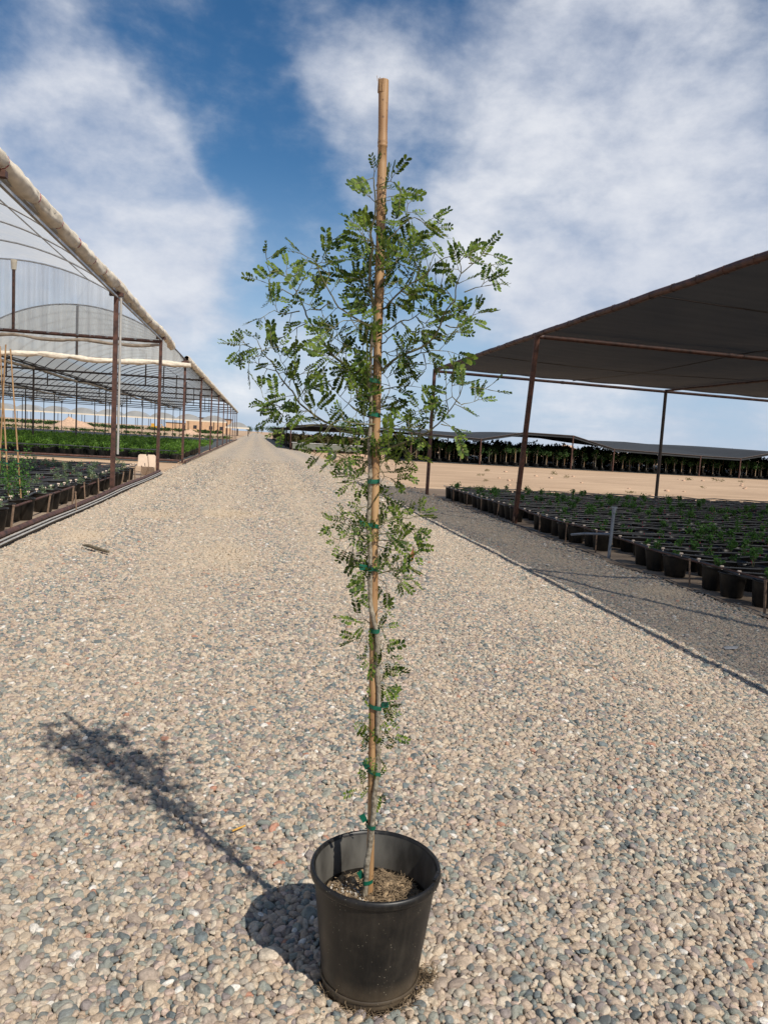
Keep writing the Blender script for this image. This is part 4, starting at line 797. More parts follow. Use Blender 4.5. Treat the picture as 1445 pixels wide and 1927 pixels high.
def roll_of_cloth(path, rad, seglen, name, mat, parent, seed=1, knots=True, squash=1.0):
    """rolled-up curtain: puffed between its cords"""
    rg = random.Random(seed); m = MB(); V = []; F = []; n = 20
    P = [Vector(p) for p in path]; L_ = [0]
    for a_, b_ in zip(P, P[1:]): L_.append(L_[-1]+(b_-a_).length)
    tot_ = L_[-1]; cuts = [0]
    while cuts[-1] < tot_: cuts.append(cuts[-1]+seglen*rg.uniform(.7, 1.3))
    ns = int(tot_/.06); cord = MB()
    def at(s):
        for i in range(len(P)-1):
            if s <= L_[i+1]+1e-6: return P[i].lerp(P[i+1], (s-L_[i])/(L_[i+1]-L_[i])), (P[i+1]-P[i]).normalized()
        return P[-1], (P[-1]-P[-2]).normalized()
    for j in range(ns+1):
        s = tot_*j/ns; p, d = at(s); k = max(i for i in range(len(cuts)) if cuts[i] <= s+1e-6); a_ = cuts[k]; b_ = cuts[k+1] if k+1 < len(cuts) else a_+seglen
        t = (s-a_)/(b_-a_); puff = .62+.38*math.sin(math.pi*min(max(t, 0), 1))**.55
        side = d.cross(Vector((0, 0, 1))).normalized(); up_ = side.cross(d)
        for q in range(n):
            th = 2*math.pi*q/n; nz_ = mn.fractal(Vector((math.cos(th)*1.8, math.sin(th)*1.8+k*7, s*1.6+seed)), .7, 2, 4)
            fold = .10*math.sin(th*5+k*2+math.sin(s*3)*1.5)*(1.2-puff)
            r_ = rad*(puff*(1+.22*nz_)+fold); V.append(p+side*math.cos(th)*r_+up_*(math.sin(th)*r_*squash-.25*rad*math.sin(math.pi*t)))
    F = [(j*n+q, j*n+(q+1) % n, (j+1)*n+(q+1) % n, (j+1)*n+q) for j in range(ns) for q in range(n)]
    m.add(V, F, True); o = m.build(name, mat, parent)
    if knots:
        for c_ in cuts[1:-1]:
            p, d = at(c_); side = d.cross(Vector((0, 0, 1))).normalized(); up_ = side.cross(d)
            cd = MB(); cd.tube([p+side*math.cos(t)*rad*.72+up_*math.sin(t)*rad*.72 for t in [k*.5236 for k in range(13)]], .006, 5, False); cd.build('tie_cord', redm, o)
    return o

def film_house(name, label, ys, nspan, mat, rib_step, curtain_name, long=False):
    t = thing(name, label, 'greenhouse', (EX, ys[0], 0)); o = Vector((-EX, -ys[0], 0))
    X = [EX-SPAN*i for i in range(nspan+1)]
    cnt = 0; restp = MB()
    pm = {}
    for y in ys:
        for i, x in enumerate(X):
            if i > 1 and not (x > -.45*y-6): continue
            if cnt < 100:
                m = MB(); wdt = .155 if i == 0 else .14; m.box((0, 0, (EZ-.02)/2), (wdt*.62, wdt*.62, EZ-.02)); m.box((0, 0, .02), (.24, .24, .03))
                m.box((0, 0, EZ-.10), (.30, .10, .08)); key = (wdt,)
                if key not in pm: pm[key] = m.mesh('post', rust if i == 0 else darksteel)
                link('post', pm[key], t, (x-EX, y-ys[0], 0)); cnt += 1
    for y in (ys if long else ys[-1:]):                              # tie beam with king posts
        for i in range(nspan):
            m = MB(); m.tube([(X[i]-EX, y-ys[0], 4.36), (X[i+1]-EX, y-ys[0], 4.36)], .055, 8)
            m.build('tie_beam', rust if y == ys[0] or not long else darksteel, t)
            m = MB(); m.tube([(X[i]-SPAN/2-EX, y-ys[0], 4.40), (X[i]-SPAN/2-EX, y-ys[0], EZ+RISE-.05)], .05, 8)
            m.build('king_post', rust if y < 30 else darksteel, t)
            if not long:
                m = MB(); m.tube([(X[i]-SPAN/2-EX, y-ys[0], EZ+RISE-.32), (X[i]-SPAN/2-EX, y-ys[0], EZ+RISE-.02)], [.075, .10], 12); m.build('post_wrapping', canvas, t)
    ribs = []
    y = ys[0]
    while y <= ys[-1]+.01: ribs += [(y, i) for i in range(nspan)]; y += rib_step
    ribs.sort(); rest = MB()
    rme = None
    for k, (y, i) in enumerate(ribs):
        if k < 100:
            if rme is None:
                m = MB(); m.tube([(p[0], 0, p[2]) for p in arch_pts(0, 0, 20)], .026, 7); rme = m.mesh('arch_rib', galv if not long else darksteel)
            link('arch_rib', rme, t, (X[i]-EX, y-ys[0], 0))
        else: rest.tube([Vector(p)+Vector((X[i]-EX, -ys[0]+y, 0)) for p in arch_pts(0, 0, 20)], .026, 5)
    if rest.v: q = rest.build('arch_ribs', darksteel, t); q['kind'] = 'stuff'
    for i, x in enumerate(X):                                        # gutters
        m = MB(); L_ = ys[-1]-ys[0]; x_ = x-EX
        if i: m.tube([(x_-.14, 0, EZ+.02), (x_-.14, L_, EZ+.02)], .03, 6); m.tube([(x_+.14, 0, EZ+.02), (x_+.14, L_, EZ+.02)], .03, 6); m.box((x_, L_/2, EZ-.06), (.22, L_, .03))
        else: m.box((x_-.03, L_/2, EZ+.0), (.10, L_, .12))
        m.build('gutter', darksteel if long else galv, t)
        if i and long:                                               # sagging cloth rolled under the valley
            r_ = roll_of_cloth([(x_, k*4., EZ-.20-.05*math.sin(k*1.7)) for k in range(int(L_/4))], .085, 1.1, 'valley_roll', drape, t, 30+i, False)
    for i in range(nspan):
        film_roof(X[i]-EX, 0, ys[-1]-ys[0], int((ys[-1]-ys[0])/rib_step)*2, mat, 'roof_film', t)
        m = MB()
        for u in ((-.25, .25) if not long else (0,)): m.tube([(X[i]-EX-SPAN/2+u*SPAN, 0, archz(u*SPAN)-.02), (X[i]-EX-SPAN/2+u*SPAN, ys[-1]-ys[0], archz(u*SPAN)-.02)], .018, 6)
        m.build('purlin', galv if not long else darksteel, t)
    return t, X, pm

h1ys = [1.9, 9.9, 17.9, 25.9]
h1, X1, _ = film_house('film_greenhouse', 'nearest barrel roofed greenhouse of clear film with a rolled cream side curtain', h1ys, 2, film, 2.6667, 'x')
for i in range(2):
    gable_film(X1[i]-EX, 24.0, filmcurtain, h1, 'end_curtain', 4.36, .06)
    roll_of_cloth([(X1[i]-EX-.05-k*.75, 24.0-.10, 4.25-.09*abs(math.sin(k*1.05))) for k in range(12)], .055, 1.5, 'gathered_hem', drape, h1, 3+i, False)
roll_of_cloth([(.03, -1.5+k*2.5, 4.66+.03*math.sin(k*2)) for k in range(11)]+[(.06, 25.4, 4.64), (.10, 26.3, 4.50)], .135, 1.25, 'side_curtain', canvas, h1, 8)
m = MB(); m.box((.02, 10, EZ-.16), (.05, 28, .04)); m.box((-.10, 10, EZ-.04), (.03, 28, .03)); m.build('curtain_rail', galv, h1)
m = MB(); m.tube([(.10, 16.0-.0, .9), (.10, 16.0, 4.5)], .028, 8); m.build('downpipe', whitepipe, h1)

h2ys = [34.5+10.2*k for k in range(10)]
h2, X2, _ = film_house('film_greenhouse', 'long grey barrel roofed greenhouse over green shrubs, farther along the road', h2ys, 5, filmgrey, 2.04, 'x', True)
for i in range(5):
    gable_film(X2[i]-EX, 0, filmgrey, h2, 'end_film', 4.36, .03)
roll_of_cloth([(.25-k*1.0, -.12, 4.34+.05*math.sin(k*1.3)) for k in range(46)], .12, 1.6, 'front_curtain', canvas, h2, 12, False)
roll_of_cloth([(.05, k*4.0, 4.66) for k in range(24)], .15, 1.7, 'side_curtain', canvas, h2, 13, False)
# long low rails between posts
def base_rail(name, label, pts, r_, twin=True, g=None):
    t = thing(name, label, 'rail', pts[0], 0, g); P = [Vector(p)-Vector(pts[0]) for p in pts]
    m = MB(); m.tube(P, r_, 10); m.build('pipe', rust, t)
    if twin:
        m = MB(); m.tube([p+Vector((.066, 0, -.032)) for p in P], .013, 8); m.build('channel', whitepipe, t)
        m = MB(); m.tube([p+Vector((.105, 0, -.058)) for p in P], .013, 8); m.build('channel', whitepipe, t)
        m = MB()
        m.tube([p+Vector((.07, 0, -.085)) for p in P], .022, 8); m.build('lower_pipe', darksteel, t)
    return t
base_rail('base_rail', 'brown pipe with two pale channels lying along the gravel in front of the near greenhouse',
          [(-3.10, 2+k*2.0, .115+.012*math.sin(k*1.7)) for k in range(12)]+[(-3.10, 25.7, .115)], .042)
base_rail('base_rail', 'low brown pipe across the front of the farther greenhouse', [(-3.3-k*3, 34.1, .12) for k in range(13)], .05, False)
base_rail('base_rail', 'long low brown pipe along the roadside of the farther greenhouse', [(-3.05, 34.1+k*5, .10) for k in range(20)], .05, False)

# ------------------------------------------------------------------ nursery pots
def pot_mesh(name, rt_=.195, rb=.145, h=.345):
    m = MB(); m.lathe([(0, .01), (rb-.01, .0), (rb, .01), (rt_-.012, h-.03), (rt_-.010, h-.022), (rt_, h-.02), (rt_+.002, h-.006), (rt_-.004, h), (rt_-.014, h-.004), (rt_-.022, h-.10)], n=28)
    return m.mesh(name, potm)
def soil_mesh(r_=.172, h=.26):
    V = [(0, 0, h+.01)]; n = 20
    for rr, dz in ((.5, .006), (1, 0)):
        for k in range(n): V.append((r_*rr*math.cos(6.2832*k/n), r_*rr*math.sin(6.2832*k/n), h+dz+random.uniform(-.006, .006)))
    F = [(0, 1+k, 1+(k+1) % n) for k in range(n)]+[(1+k, 1+n+k, 1+n+(k+1) % n, 1+(k+1) % n) for k in range(n)]
    return npmesh('soil', V, F, soilm, True)
def seedling_mesh(seed, h, n, mat, w_=.08, size=.045):
    rg = random.Random(seed); m = MB(); g = np.random.default_rng(seed)
    V, F = leaf_cloud(n, w_, w_, h*.5, size, seed, .26+h*.55, up=.9, aspect=.55)
    V[:, 2] = np.maximum(V[:, 2], .262)
    me_ = npmesh('seedling', V, F, mat)
    return me_
def stem_mesh(seed, h, w_=.05):
    rg = random.Random(seed); m = MB()
    for k in range(4): m.tube([(0, 0, .25), (rg.uniform(-w_, w_)*.5, rg.uniform(-w_, w_)*.5, .26+h*.5), (rg.uniform(-w_, w_), rg.uniform(-w_, w_), .26+h*.9)], .003, 5, False)
    return m.mesh('stem', twigm)
pm_, so_ = pot_mesh('container'), soil_mesh()
seeds = [seedling_mesh(100+k, .12+.032*k, 34+16*k, seedm, .06+.009*k, .05) for k in range(8)]
stems = [stem_mesh(100+k, .10+.028*k) for k in range(8)]
greys = [seedling_mesh(200+k, .10+.03*k, 24+10*k, greym, .07+.01*k, .045) for k in range(6)]
gstems = [stem_mesh(200+k, .10+.03*k) for k in range(6)]
def make_pot(loc, label, group, pi, lib, slib, name='potted_seedling', sc=1.0, cat='potted plant', mound=None):
    t = thing(name, label, cat, loc, random.uniform(0, 6.28), group); q_ = sc*random.uniform(.93, 1.05); t.scale = (q_, q_, sc*random.uniform(.92, 1.06))
    t.rotation_euler[0] = random.gauss(0, .035); t.rotation_euler[1] = random.gauss(0, .035)
    link('container', pm_, t); link('soil', so_, t)
    if pi is not None: link('foliage', lib[pi], t); link('stem', slib[pi], t)
    return t
ordn = ['first', 'second', 'third', 'fourth', 'fifth', 'sixth', 'seventh', 'eighth', 'ninth', 'tenth', 'eleventh', 'twelfth', 'thirteenth', 'fourteenth', 'fifteenth', 'sixteenth', 'seventeenth', 'eighteenth', 'nineteenth', 'twentieth',
        'twenty-first', 'twenty-second', 'twenty-third', 'twenty-fourth', 'twenty-fifth', 'twenty-sixth', 'twenty-seventh', 'twenty-eighth', 'twenty-ninth', 'thirtieth', 'thirty-first', 'thirty-second', 'thirty-third', 'thirty-fourth', 'thirty-fifth', 'thirty-sixth', 'thirty-seventh', 'thirty-eighth', 'thirty-ninth', 'fortieth']
GZ = -.236
# right bed
rows = []
y = 8.35; ci = 0
while y < 24.3:
    x = 6.42+random.uniform(-.05, .05); col = 0
    while x < .79*y+.5 and x < 24:
        rows.append((col, y+random.uniform(-.05, .05), x+random.uniform(-.06, .06), ci)); x += .58; col += 1
    y += .50; ci += 1
skip = {(0, 3), (0, 7), (0, 8), (0, 16), (0, 17), (0, 26)}
rows = [r_ for r_ in rows if (r_[0], r_[3]) not in skip]
rows.sort(key=lambda r_: math.hypot(r_[1], r_[2]))
front_n = 0; spare = []
fr = sorted([r_ for r_ in rows if r_[0] == 0], key=lambda r_: r_[1]); fidx = {id(r_): k for k, r_ in enumerate(fr)}
for k, r_ in enumerate(rows):
    col, y, x, c_ = r_
    pi = None
    u = random.random()
    if u < .78: pi = min(7, int(random.random()**.9*8))
    if k >= 295: spare.append((x, y, pi)); continue
    grp = 'black pots of seedlings under the shade cloth'
    if col == 0:
        n_ = fidx[id(r_)]
        lb = 'black pot in the row nearest the shaded gravel at right, %s from the near end' % ordn[n_]
    elif col == 1: lb = 'black nursery pot in the second row from the gravel under the shade cloth'
    else: lb = 'black nursery pot under drip lines, deep inside the shaded block of pots'
    if col == 1: grp = 'second row of pots under the shade cloth'
    if col > 1: grp = 'inner rows of pots under the shade cloth'
    if col == 0 and fidx[id(r_)] in (0, 2, 4): pi = 4
    make_pot((x, y, GZ), lb, grp if col else None, pi, seeds, stems)
if spare:
    m = MB(); fl = []
    for x, y, pi in spare:
        m.lathe([(0, .01), (.145, .0), (.185, .325), (.197, .33), (.19, .345), (.175, .34), (.172, .26), (0, .27)], (x, y, GZ), 14)
    tag(m.build('pot_block', potm), 'mass of black pots at the far corner of the shaded block', 'pots', kind='stuff')
# foliage along the back edge standing a little taller
# drip lines, supply pipe and its pegs (right)
def drip(x0, x1, y, z, sgn, label, group, dots=True, sag=.02):
    t = thing('drip_line', label, 'irrigation line', (x0, y, z), 0, group); n = max(4, int(abs(x1-x0)/.6)); m = MB()
    pts = [((x1-x0)*k/n, random.gauss(0, .035), random.gauss(0, .008)-sag*(k % 2)) for k in range(n+1)]
    pts[0] = (0, 0, 0); m.tube(pts, .0125, 6); m.build('hose', blackpipe, t)
    m = MB(); m.tube([(-sgn*.045, 0, .012), (-sgn*.0, 0, .012)], [.017, .015], 8); m.tube([(-sgn*.02, 0, .01), (-sgn*.02, 0, -.03)], .008, 6); m.build('end_cap', capm, t)
    if dots:
        for k in range(1, min(n, 14)):
            if random.random() < .6:
                o = link('emitter', emit_me, t, (pts[k][0]+random.uniform(-.1, .1), pts[k][1], pts[k][2]+.02), random.uniform(0, 3))
    return t
m = MB(); m.tube([(0, 0, -.02), (0, 0, .012)], [.007, .010], 6); m.tube([(0, 0, 0), (.03, 0, -.03)], .003, 4); emit_me = m.mesh('emitter', redm)
y = 8.6; k = 0
while y < 24.3:
    drip(6.26, min(.79*y+1.5, 22), y+random.uniform(-.04, .04), .15+random.uniform(-.01, .01), 1, 'black drip line with a pale end cap crossing the shaded pots', 'drip lines over the shaded pots'); y += .5 if k % 4 else .38; k += 1
def supply(name, label, pts, r_, mat):
    m = MB(); m.tube([Vector(p)-Vector(pts[0]) for p in pts], r_, 8); o = m.build(name, mat, None, pts[0]); return tag(o, label, 'pipe')
supply('supply_pipe', 'black water pipe along the front of the shaded pots', [(6.30+.03*math.sin(k*1.9), 7.2+k*.7, .11+.018*math.sin(k*2.3)) for k in range(25)], .020, blackpipe)
supply('supply_pipe', 'thin brown rod sagging on pegs in front of the shaded pots', [(6.20+.03*math.sin(k*1.3), 7.2+k*.85, .13+.02*math.sin(k*1.1+.5)) for k in range(20)], .011, rust)
supply('fallen_hose', 'dark hose lying on the gravel below the shaded pots', [(6.12+.05*math.sin(k), 14.5+k*.6, -.225) for k in range(6)], .012, blackpipe)
pk = MB(); pk.box((0, 0, .19), (.022, .022, .42)); pk.box((0, 0, .40), (.03, .03, .02)); peg_me = pk.mesh('shaft', wood); 
def peg(loc, lean, label, group, mat=None, s=1):
    t = thing('support_peg', label, 'peg', loc, random.uniform(0, 3), group); t.rotation_euler = (lean[0], lean[1], random.uniform(0, 3)); t.scale = (s, s, s); link('shaft', peg_me, t)
    link('hook', hook_me, t); return t
hk = MB(); hk.tube([(0, -.012, .38), (.02, -.018, .40), (.03, -.012, .42), (.02, -.0, .425)], .004, 5); hook_me = hk.mesh('hook', darksteel)
for k, y in enumerate((7.95, 9.55, 12.55, 13.9, 15.3, 16.9, 18.2, 19.6, 21.0, 22.5)):
    peg((6.16, y, -.25), (random.gauss(0, .05), random.gauss(0, .05)), 'short wooden peg holding up the pipe before the shaded pots, %s from the near end' % ordn[k], None)
t = thing('valve_riser', 'grey plastic riser pipe with a cap standing at the edge of the shaded pots', 'riser', (6.14, 11.95, -.24))
m = MB(); m.tube([(-.02, 0, 0), (0, 0, .80)], .028, 14); m.build('riser', pvc, t)
m = MB(); m.tube([(0, 0, .79), (0, 0, .87)], .038, 14); m.box((0, 0, .89), (.11, .03, .03)); m.build('cap', pvc, t)
m = MB(); m.tube([(-.02, .03, .42), (-.3, .45, .36), (-.42, .72, .30)], .022, 8); m.build('side_pipe', pvc, t)
m = MB(); m.add([(0, 0, 0), (.13, .02, .0), (.20, .09, .006), (.10, .12, .0), (.02, .07, .004), (.1, .06, .012)], [(0, 1, 5), (1, 2, 5), (2, 3, 5), (3, 4, 5), (4, 0, 5)]); 
o = m.build('plastic_scrap', scrapm, None, (4.40, 6.15, gh(4.4)+.008)); tag(o, 'crumpled translucent scrap of plastic on the shaded gravel', 'scrap')

# right shade structure
st = thing('shade_structure', 'large flat shade structure of black cloth on leaning brown pipe posts', 'shade structure', (5.97, 25.36, GZ)); so3 = Vector((-5.97, -25.36, -GZ))
def rz_(x): return 4.04-.014*(x-5.97)
PXs = [5.97, 14.65, 23.4, 32.1]; PYs = [-2.6, 6.6, 15.8, 25.36]
for i, x in enumerate(PXs):
    for j, y in enumerate(PYs):
        bx, by = (x, y)
        if (i, j) == (0, 2): bx, by = 6.20, 17.0
        if (i, j) == (0, 3): bx, by = 5.99, 25.45
        m = MB(); m.tube([Vector((bx, by, GZ-.05))+so3, Vector((x, y, rz_(x)))+so3], .062 if i == 0 else .058, 12); m.build('post', rust if i == 0 else darksteel, st)
for j, y in enumerate(PYs):
    m = MB(); m.tube([Vector((x, y, rz_(x)-.02))+so3 for x in PXs], .05, 10)
    for x in PXs[1:]: m.tube([Vector((x-.05-4, y, rz_(x-4)-.02))+so3, Vector((x+.05-4, y, rz_(x-4)-.02))+so3], .058, 10)
    m.build('cross_beam', rust, st)
for i, x in enumerate(PXs):
    m = MB(); m.tube([Vector((x, y, rz_(x)+.02+.006*math.sin(y*3)))+so3 for y in np.linspace(-5, 25.4, 60)], .056 if i == 0 else .036, 10); m.build('edge_pipe' if i == 0 else 'purlin', rust, st)
m = MB()
for k in range(48):
    y = -4.5+k*.62; c_ = Vector((5.97, y, rz_(5.97)+.02))+so3; m.tube([c_+Vector((.062*math.cos(t), 0, .062*math.sin(t))) for t in [q*.785 for q in range(9)]], .005, 4, False)
q = m.build('cloth_ties', rust, st); q['kind'] = 'stuff'
V = []; F = []; nx_ = 60; ny_ = 60
for j in range(ny_+1):
    for i in range(nx_+1):
        x = 6.15+28*i/nx_+(.03*math.sin(j*1.7)+.02*math.sin(j*4.1) if i == 0 else 0); y = -5+30.3*j/ny_
        u = (max(0, x-5.97) % 8.7)/8.7; v = ((y+2.6) % 9.2)/9.2
        sag = .13*math.sin(math.pi*u)*math.sin(math.pi*v)
        V.append((x+so3.x, y+so3.y, rz_(x)+.085-sag+so3.z+.015*math.sin(x*3+y)*math.sin(math.pi*u)))
F = [(j*(nx_+1)+i, j*(nx_+1)+i+1, (j+1)*(nx_+1)+i+1, (j+1)*(nx_+1)+i) for j in range(ny_) for i in range(nx_)]
link('shade_cloth', npmesh('shade_cloth', V, F, shadem, True), st)
for x0, y0, x1, y1 in ((5.97, 20.5, 34, 20.5), (11, 25.3, 11, -5), (5.97, 11.2, 34, 11.2), (19, 25.3, 19, -5)):
    m = MB(); n_ = 40
    P_ = []
    for k in range(n_+1):
        x = x0+(x1-x0)*k/n_; y = y0+(y1-y0)*k/n_; u = ((x-5.97) % 8.7)/8.7; v = ((y+2.6) % 9.2)/9.2
        P_.append(Vector((x, y, rz_(x)+.072-.10*math.sin(math.pi*u)*math.sin(math.pi*v)))+so3)
    m.tube(P_, .012, 4); m.build('seam_wire', darksteel, st)

# left bed inside the near greenhouse
y = 10.6; ci = 0; lr = []
while y < 24.6:
    x = -3.62+random.uniform(-.04, .04); col = 0
    while x > -.36*y-.6 and x > -12: lr.append((col, y+random.uniform(-.05, .05), x+random.uniform(-.05, .05), ci)); x -= .56; col += 1
    y += .52; ci += 1
lskip = {(0, 3), (0, 4), (0, 5), (1, 4), (0, 8), (0, 24), (0, 25), (0, 26)}
lr = [r_ for r_ in lr if (r_[0], r_[3]) not in lskip]
fr = sorted([r_ for r_ in lr if r_[0] == 0], key=lambda r_: r_[1]); fidx = {id(r_): k for k, r_ in enumerate(fr)}
for r_ in lr:
    col, y, x, c_ = r_; pi = random.randint(0, 5) if random.random() < .8 else None
    if col == 0: make_pot((x, y, 0), 'black pot beside the base rail inside the near greenhouse, %s from the near end' % ordn[fidx[id(r_)]], None, pi, greys, gstems, 'potted_sage')
    else: make_pot((x, y, 0), 'black pot of grey green seedlings under drip lines inside the near greenhouse', 'pots inside the near greenhouse', pi, greys, gstems, 'potted_sage')
y = 10.9
while y < 24.6:
    drip(-3.72, max(-.37*y-1, -12), y+random.uniform(-.05, .05), .365+random.uniform(-.01, .01), -1, 'black drip line with a cream cap crossing the pots of the near greenhouse', 'drip lines inside the near greenhouse'); y += .47
supply('supply_pipe', 'black water pipe on pegs along the pots of the near greenhouse', [(-3.72+.03*math.sin(k*1.9), 9.6+k*.7, .31+.015*math.sin(k*2.3)) for k in range(23)], .022, blackpipe)
supply('peg_rod', 'rusty rod resting on two pegs beside the near greenhouse pots', [(-3.45, 11.6, .30), (-3.45, 15.3, .33)], .020, rust)
supply('peg_rod', 'rusty rod beside the brown post of the near greenhouse', [(-3.45, 15.9, .27), (-3.45, 19.6, .29)], .018, rust)
for k, y in enumerate((11.05, 12.9, 13.6, 14.6, 15.7, 17.0, 18.6, 19.8, 20.9, 22.0, 23.1)):
    peg((-3.32 if k != 2 else -3.02, y, 0), (random.gauss(0, .10), random.gauss(0, .10)), 'rusty peg beside the base rail of the near greenhouse, %s from the near end' % ordn[k], None, None, .95)
# climbing plants on canes
for k, (b_, tp, lb) in enumerate((((-3.72, 12.35, .05), (-3.93, 12.5, 2.68), 'leafy climber tied to a bamboo cane beside the pots, middle of the three canes'),
                                  ((-3.99, 12.6, .05), (-3.80, 12.35, 2.70), 'leafy climber on a bamboo cane that leans right across its neighbour'),
                                  ((-3.60, 12.55, .05), (-3.81, 12.6, 2.66), 'leafy climber on the rightmost bamboo cane inside the near greenhouse'))):
    t = thing('staked_climber', lb, 'potted plant', (b_[0], b_[1], 0)); o = Vector((b_[0], b_[1], 0))
    link('container', pm_, t); link('soil', so_, t)
    m = MB(); m.tube([Vector(b_)-o, Vector(tp)-o], [.013, .011], 10)
    m.build('bamboo_cane', bamboo, t)
    V, F = leaf_cloud(420, .14, .14, .42, .038, 300+k, .72, up=.2, aspect=.6); link('foliage', npmesh('foliage', V, F, seedm), t)
    for z in (.5, .68, .88, 1.08):
        q = Vector(b_).lerp(Vector(tp), (z-.05)/2.6)-o; m = MB(); m.tube([q-Vector((0, 0, .012)), q+Vector((0, 0, .012))], .019, 10); m.tube([q, q+Vector((-.05, 0, .01))], .005, 4); m.build('green_tie', tape, t)
# cream panel leaning at the end of the bed
t = thing('cream_panel', 'folded cream plastic panel with rounded corners leaning at the far end of the near bed', 'panel', (-3.38, 24.7, 0))
def rounded_panel(w_, h_, r_, th, notch):
    P_ = []
    for cx_, cz_, a_ in ((w_/2-r_, h_-r_, 0), (-w_/2+r_, h_-r_, 90)):
        for k in range(7): aa = R(a_+k*15); P_.append((cx_+r_*math.cos(aa), cz_+r_*math.sin(aa)))
        if a_ == 0 and notch: P_ += [(.025, h_), (.02, h_-.05), (-.02, h_-.05), (-.025, h_)]
    P_ += [(-w_/2, 0), (w_/2, 0)]; n_ = len(P_)
    V = [(x, 0, z) for x, z in P_]+[(x, th, z) for x, z in P_]
    return V, [tuple(range(n_)), tuple(reversed(range(n_, 2*n_)))]+[(k, k+n_, (k+1) % n_+n_, (k+1) % n_) for k in range(n_)]
V, F = rounded_panel(.54, .40, .07, .02, True); m = MB(); tl = Matrix.Rotation(R(-14), 3, 'X'); m.add([tl @ Vector(v)+Vector((-.02, .05, .28)) for v in V], F); m.build('back_panel', cream, t)
V, F = rounded_panel(.40, .34, .06, .02, False); m = MB(); tl = Matrix.Rotation(R(35), 3, 'X'); m.add([tl @ Vector(v)+Vector((.06, -.0, .02)) for v in V], F); m.build('front_panel', cream, t)
m = MB(); m.tube([(.12, -.25, .0), (.04, -.12, .62)], .012, 6); m.build('prop_stick', wood, t)
# stick and small litter on the road
m = MB(); m.tube([(0, 0, 0), (.10, -.12, .012), (.24, -.30, .008), (.40, -.47, 0)], [.010, .022, .024, .016], 8)
o = m.build('driftwood_stick', debris, None, (-2.12, 9.93, .03)); tag(o, 'short weathered stick lying on the gravel by the left rail', 'stick')
for k, (x, y, a_, l_) in enumerate(((-1.35, 6.9, .3, .22), (1.7, 8.2, 2.2, .14), (-.9, 5.2, 1.2, .10), (2.6, 5.1, 2.8, .12), (1.35, 3.3, .8, .07), (3.1, 10.5, .5, .2))):
    m = MB(); m.tube([(0, 0, 0), (l_*.5*math.cos(a_), l_*.5*math.sin(a_), .008), (l_*math.cos(a_+.2), l_*math.sin(a_+.2), .002)], [.003, .0035, .002], 5)
    o = m.build('dry_twig', debris, None, (x, y, gh(x)+.012)); tag(o, 'thin dry twig lying loose on the gravel road', 'twig', 'dry twigs on the gravel')
m = MB(); m.tube([(0, 0, 0), (.05, .03, .004)], .004, 6); o = m.build('wood_chip', yellowm, None, (-.03, 2.86, .02)); tag(o, 'tiny yellow wood chip on the pebbles left of the big pot', 'wood chip')

# shrubs under the farther greenhouse
bush = []
for k in range(7):
    V, F = leaf_cloud(230, .24, .24, .26, .085, 400+k, .50, up=.7, aspect=.45); V[:, 2] = np.maximum(V[:, 2], .2); bush.append(npmesh('foliage', V, F, bushm))
sp_pts = []
y = 36.0; ci = 0
while y < 66:
    x = -3.75; col = 0
    while x > -.36*y-1: sp_pts.append((x+random.uniform(-.1, .1), y+random.uniform(-.1, .1), col, ci)); x -= .62; col += 1
    y += .62; ci += 1
sp_pts.sort(key=lambda p: math.hypot(p[0], p[1])-(6 if p[2] < 2 or p[3] < 2 else 0))
Vb = []; Fb = []; nb = 0
mb = MB()
for k, (x, y, col, ci) in enumerate(sp_pts):
    sz = random.uniform(.85, 1.1)*(1.0 if y < 56 else .8)
    if k < 300:
        if ci == 0: lb, gp = 'bushy green shrub in a black pot in the front row of the farther greenhouse', 'front row of shrubs in the farther greenhouse'
        elif col == 0: lb, gp = 'bushy green shrub in a black pot in the roadside row of the farther greenhouse', 'roadside row of shrubs in the farther greenhouse'
        else: lb, gp = 'bushy green shrub in a black pot deep inside the farther greenhouse', 'inner shrubs in the farther greenhouse'
        t = thing('potted_shrub', lb, 'potted plant', (x, y, 0), random.uniform(0, 6), gp); t.scale = (sz, sz, sz)
        link('container', pm_, t); link('foliage', bush[k % 7], t)
    else:
        V, F = leaf_cloud(46, .27*sz, .27*sz, .22*sz, .15, 500+k, .46, up=.6, aspect=.5); V += np.array([x, y, 0]); Vb.append(V); Fb.append(F+nb); nb += len(V)
tag(link('shrub_bed', npmesh('shrub_bed', np.concatenate(Vb), np.concatenate(Fb), bushm)), 'solid bed of green shrubs filling the back of the farther greenhouse', 'shrubs', kind='stuff')
for k, x1 in enumerate((35.45, 36.1)):
    supply('supply_pipe', ['black pipe along the front of the farther shrub bed', 'second black pipe over the front of the farther shrub bed'][k], [(-3.6-q*1.0, x1, .48+.02*math.sin(q*1.7)) for q in range(20)], .02, blackpipe)
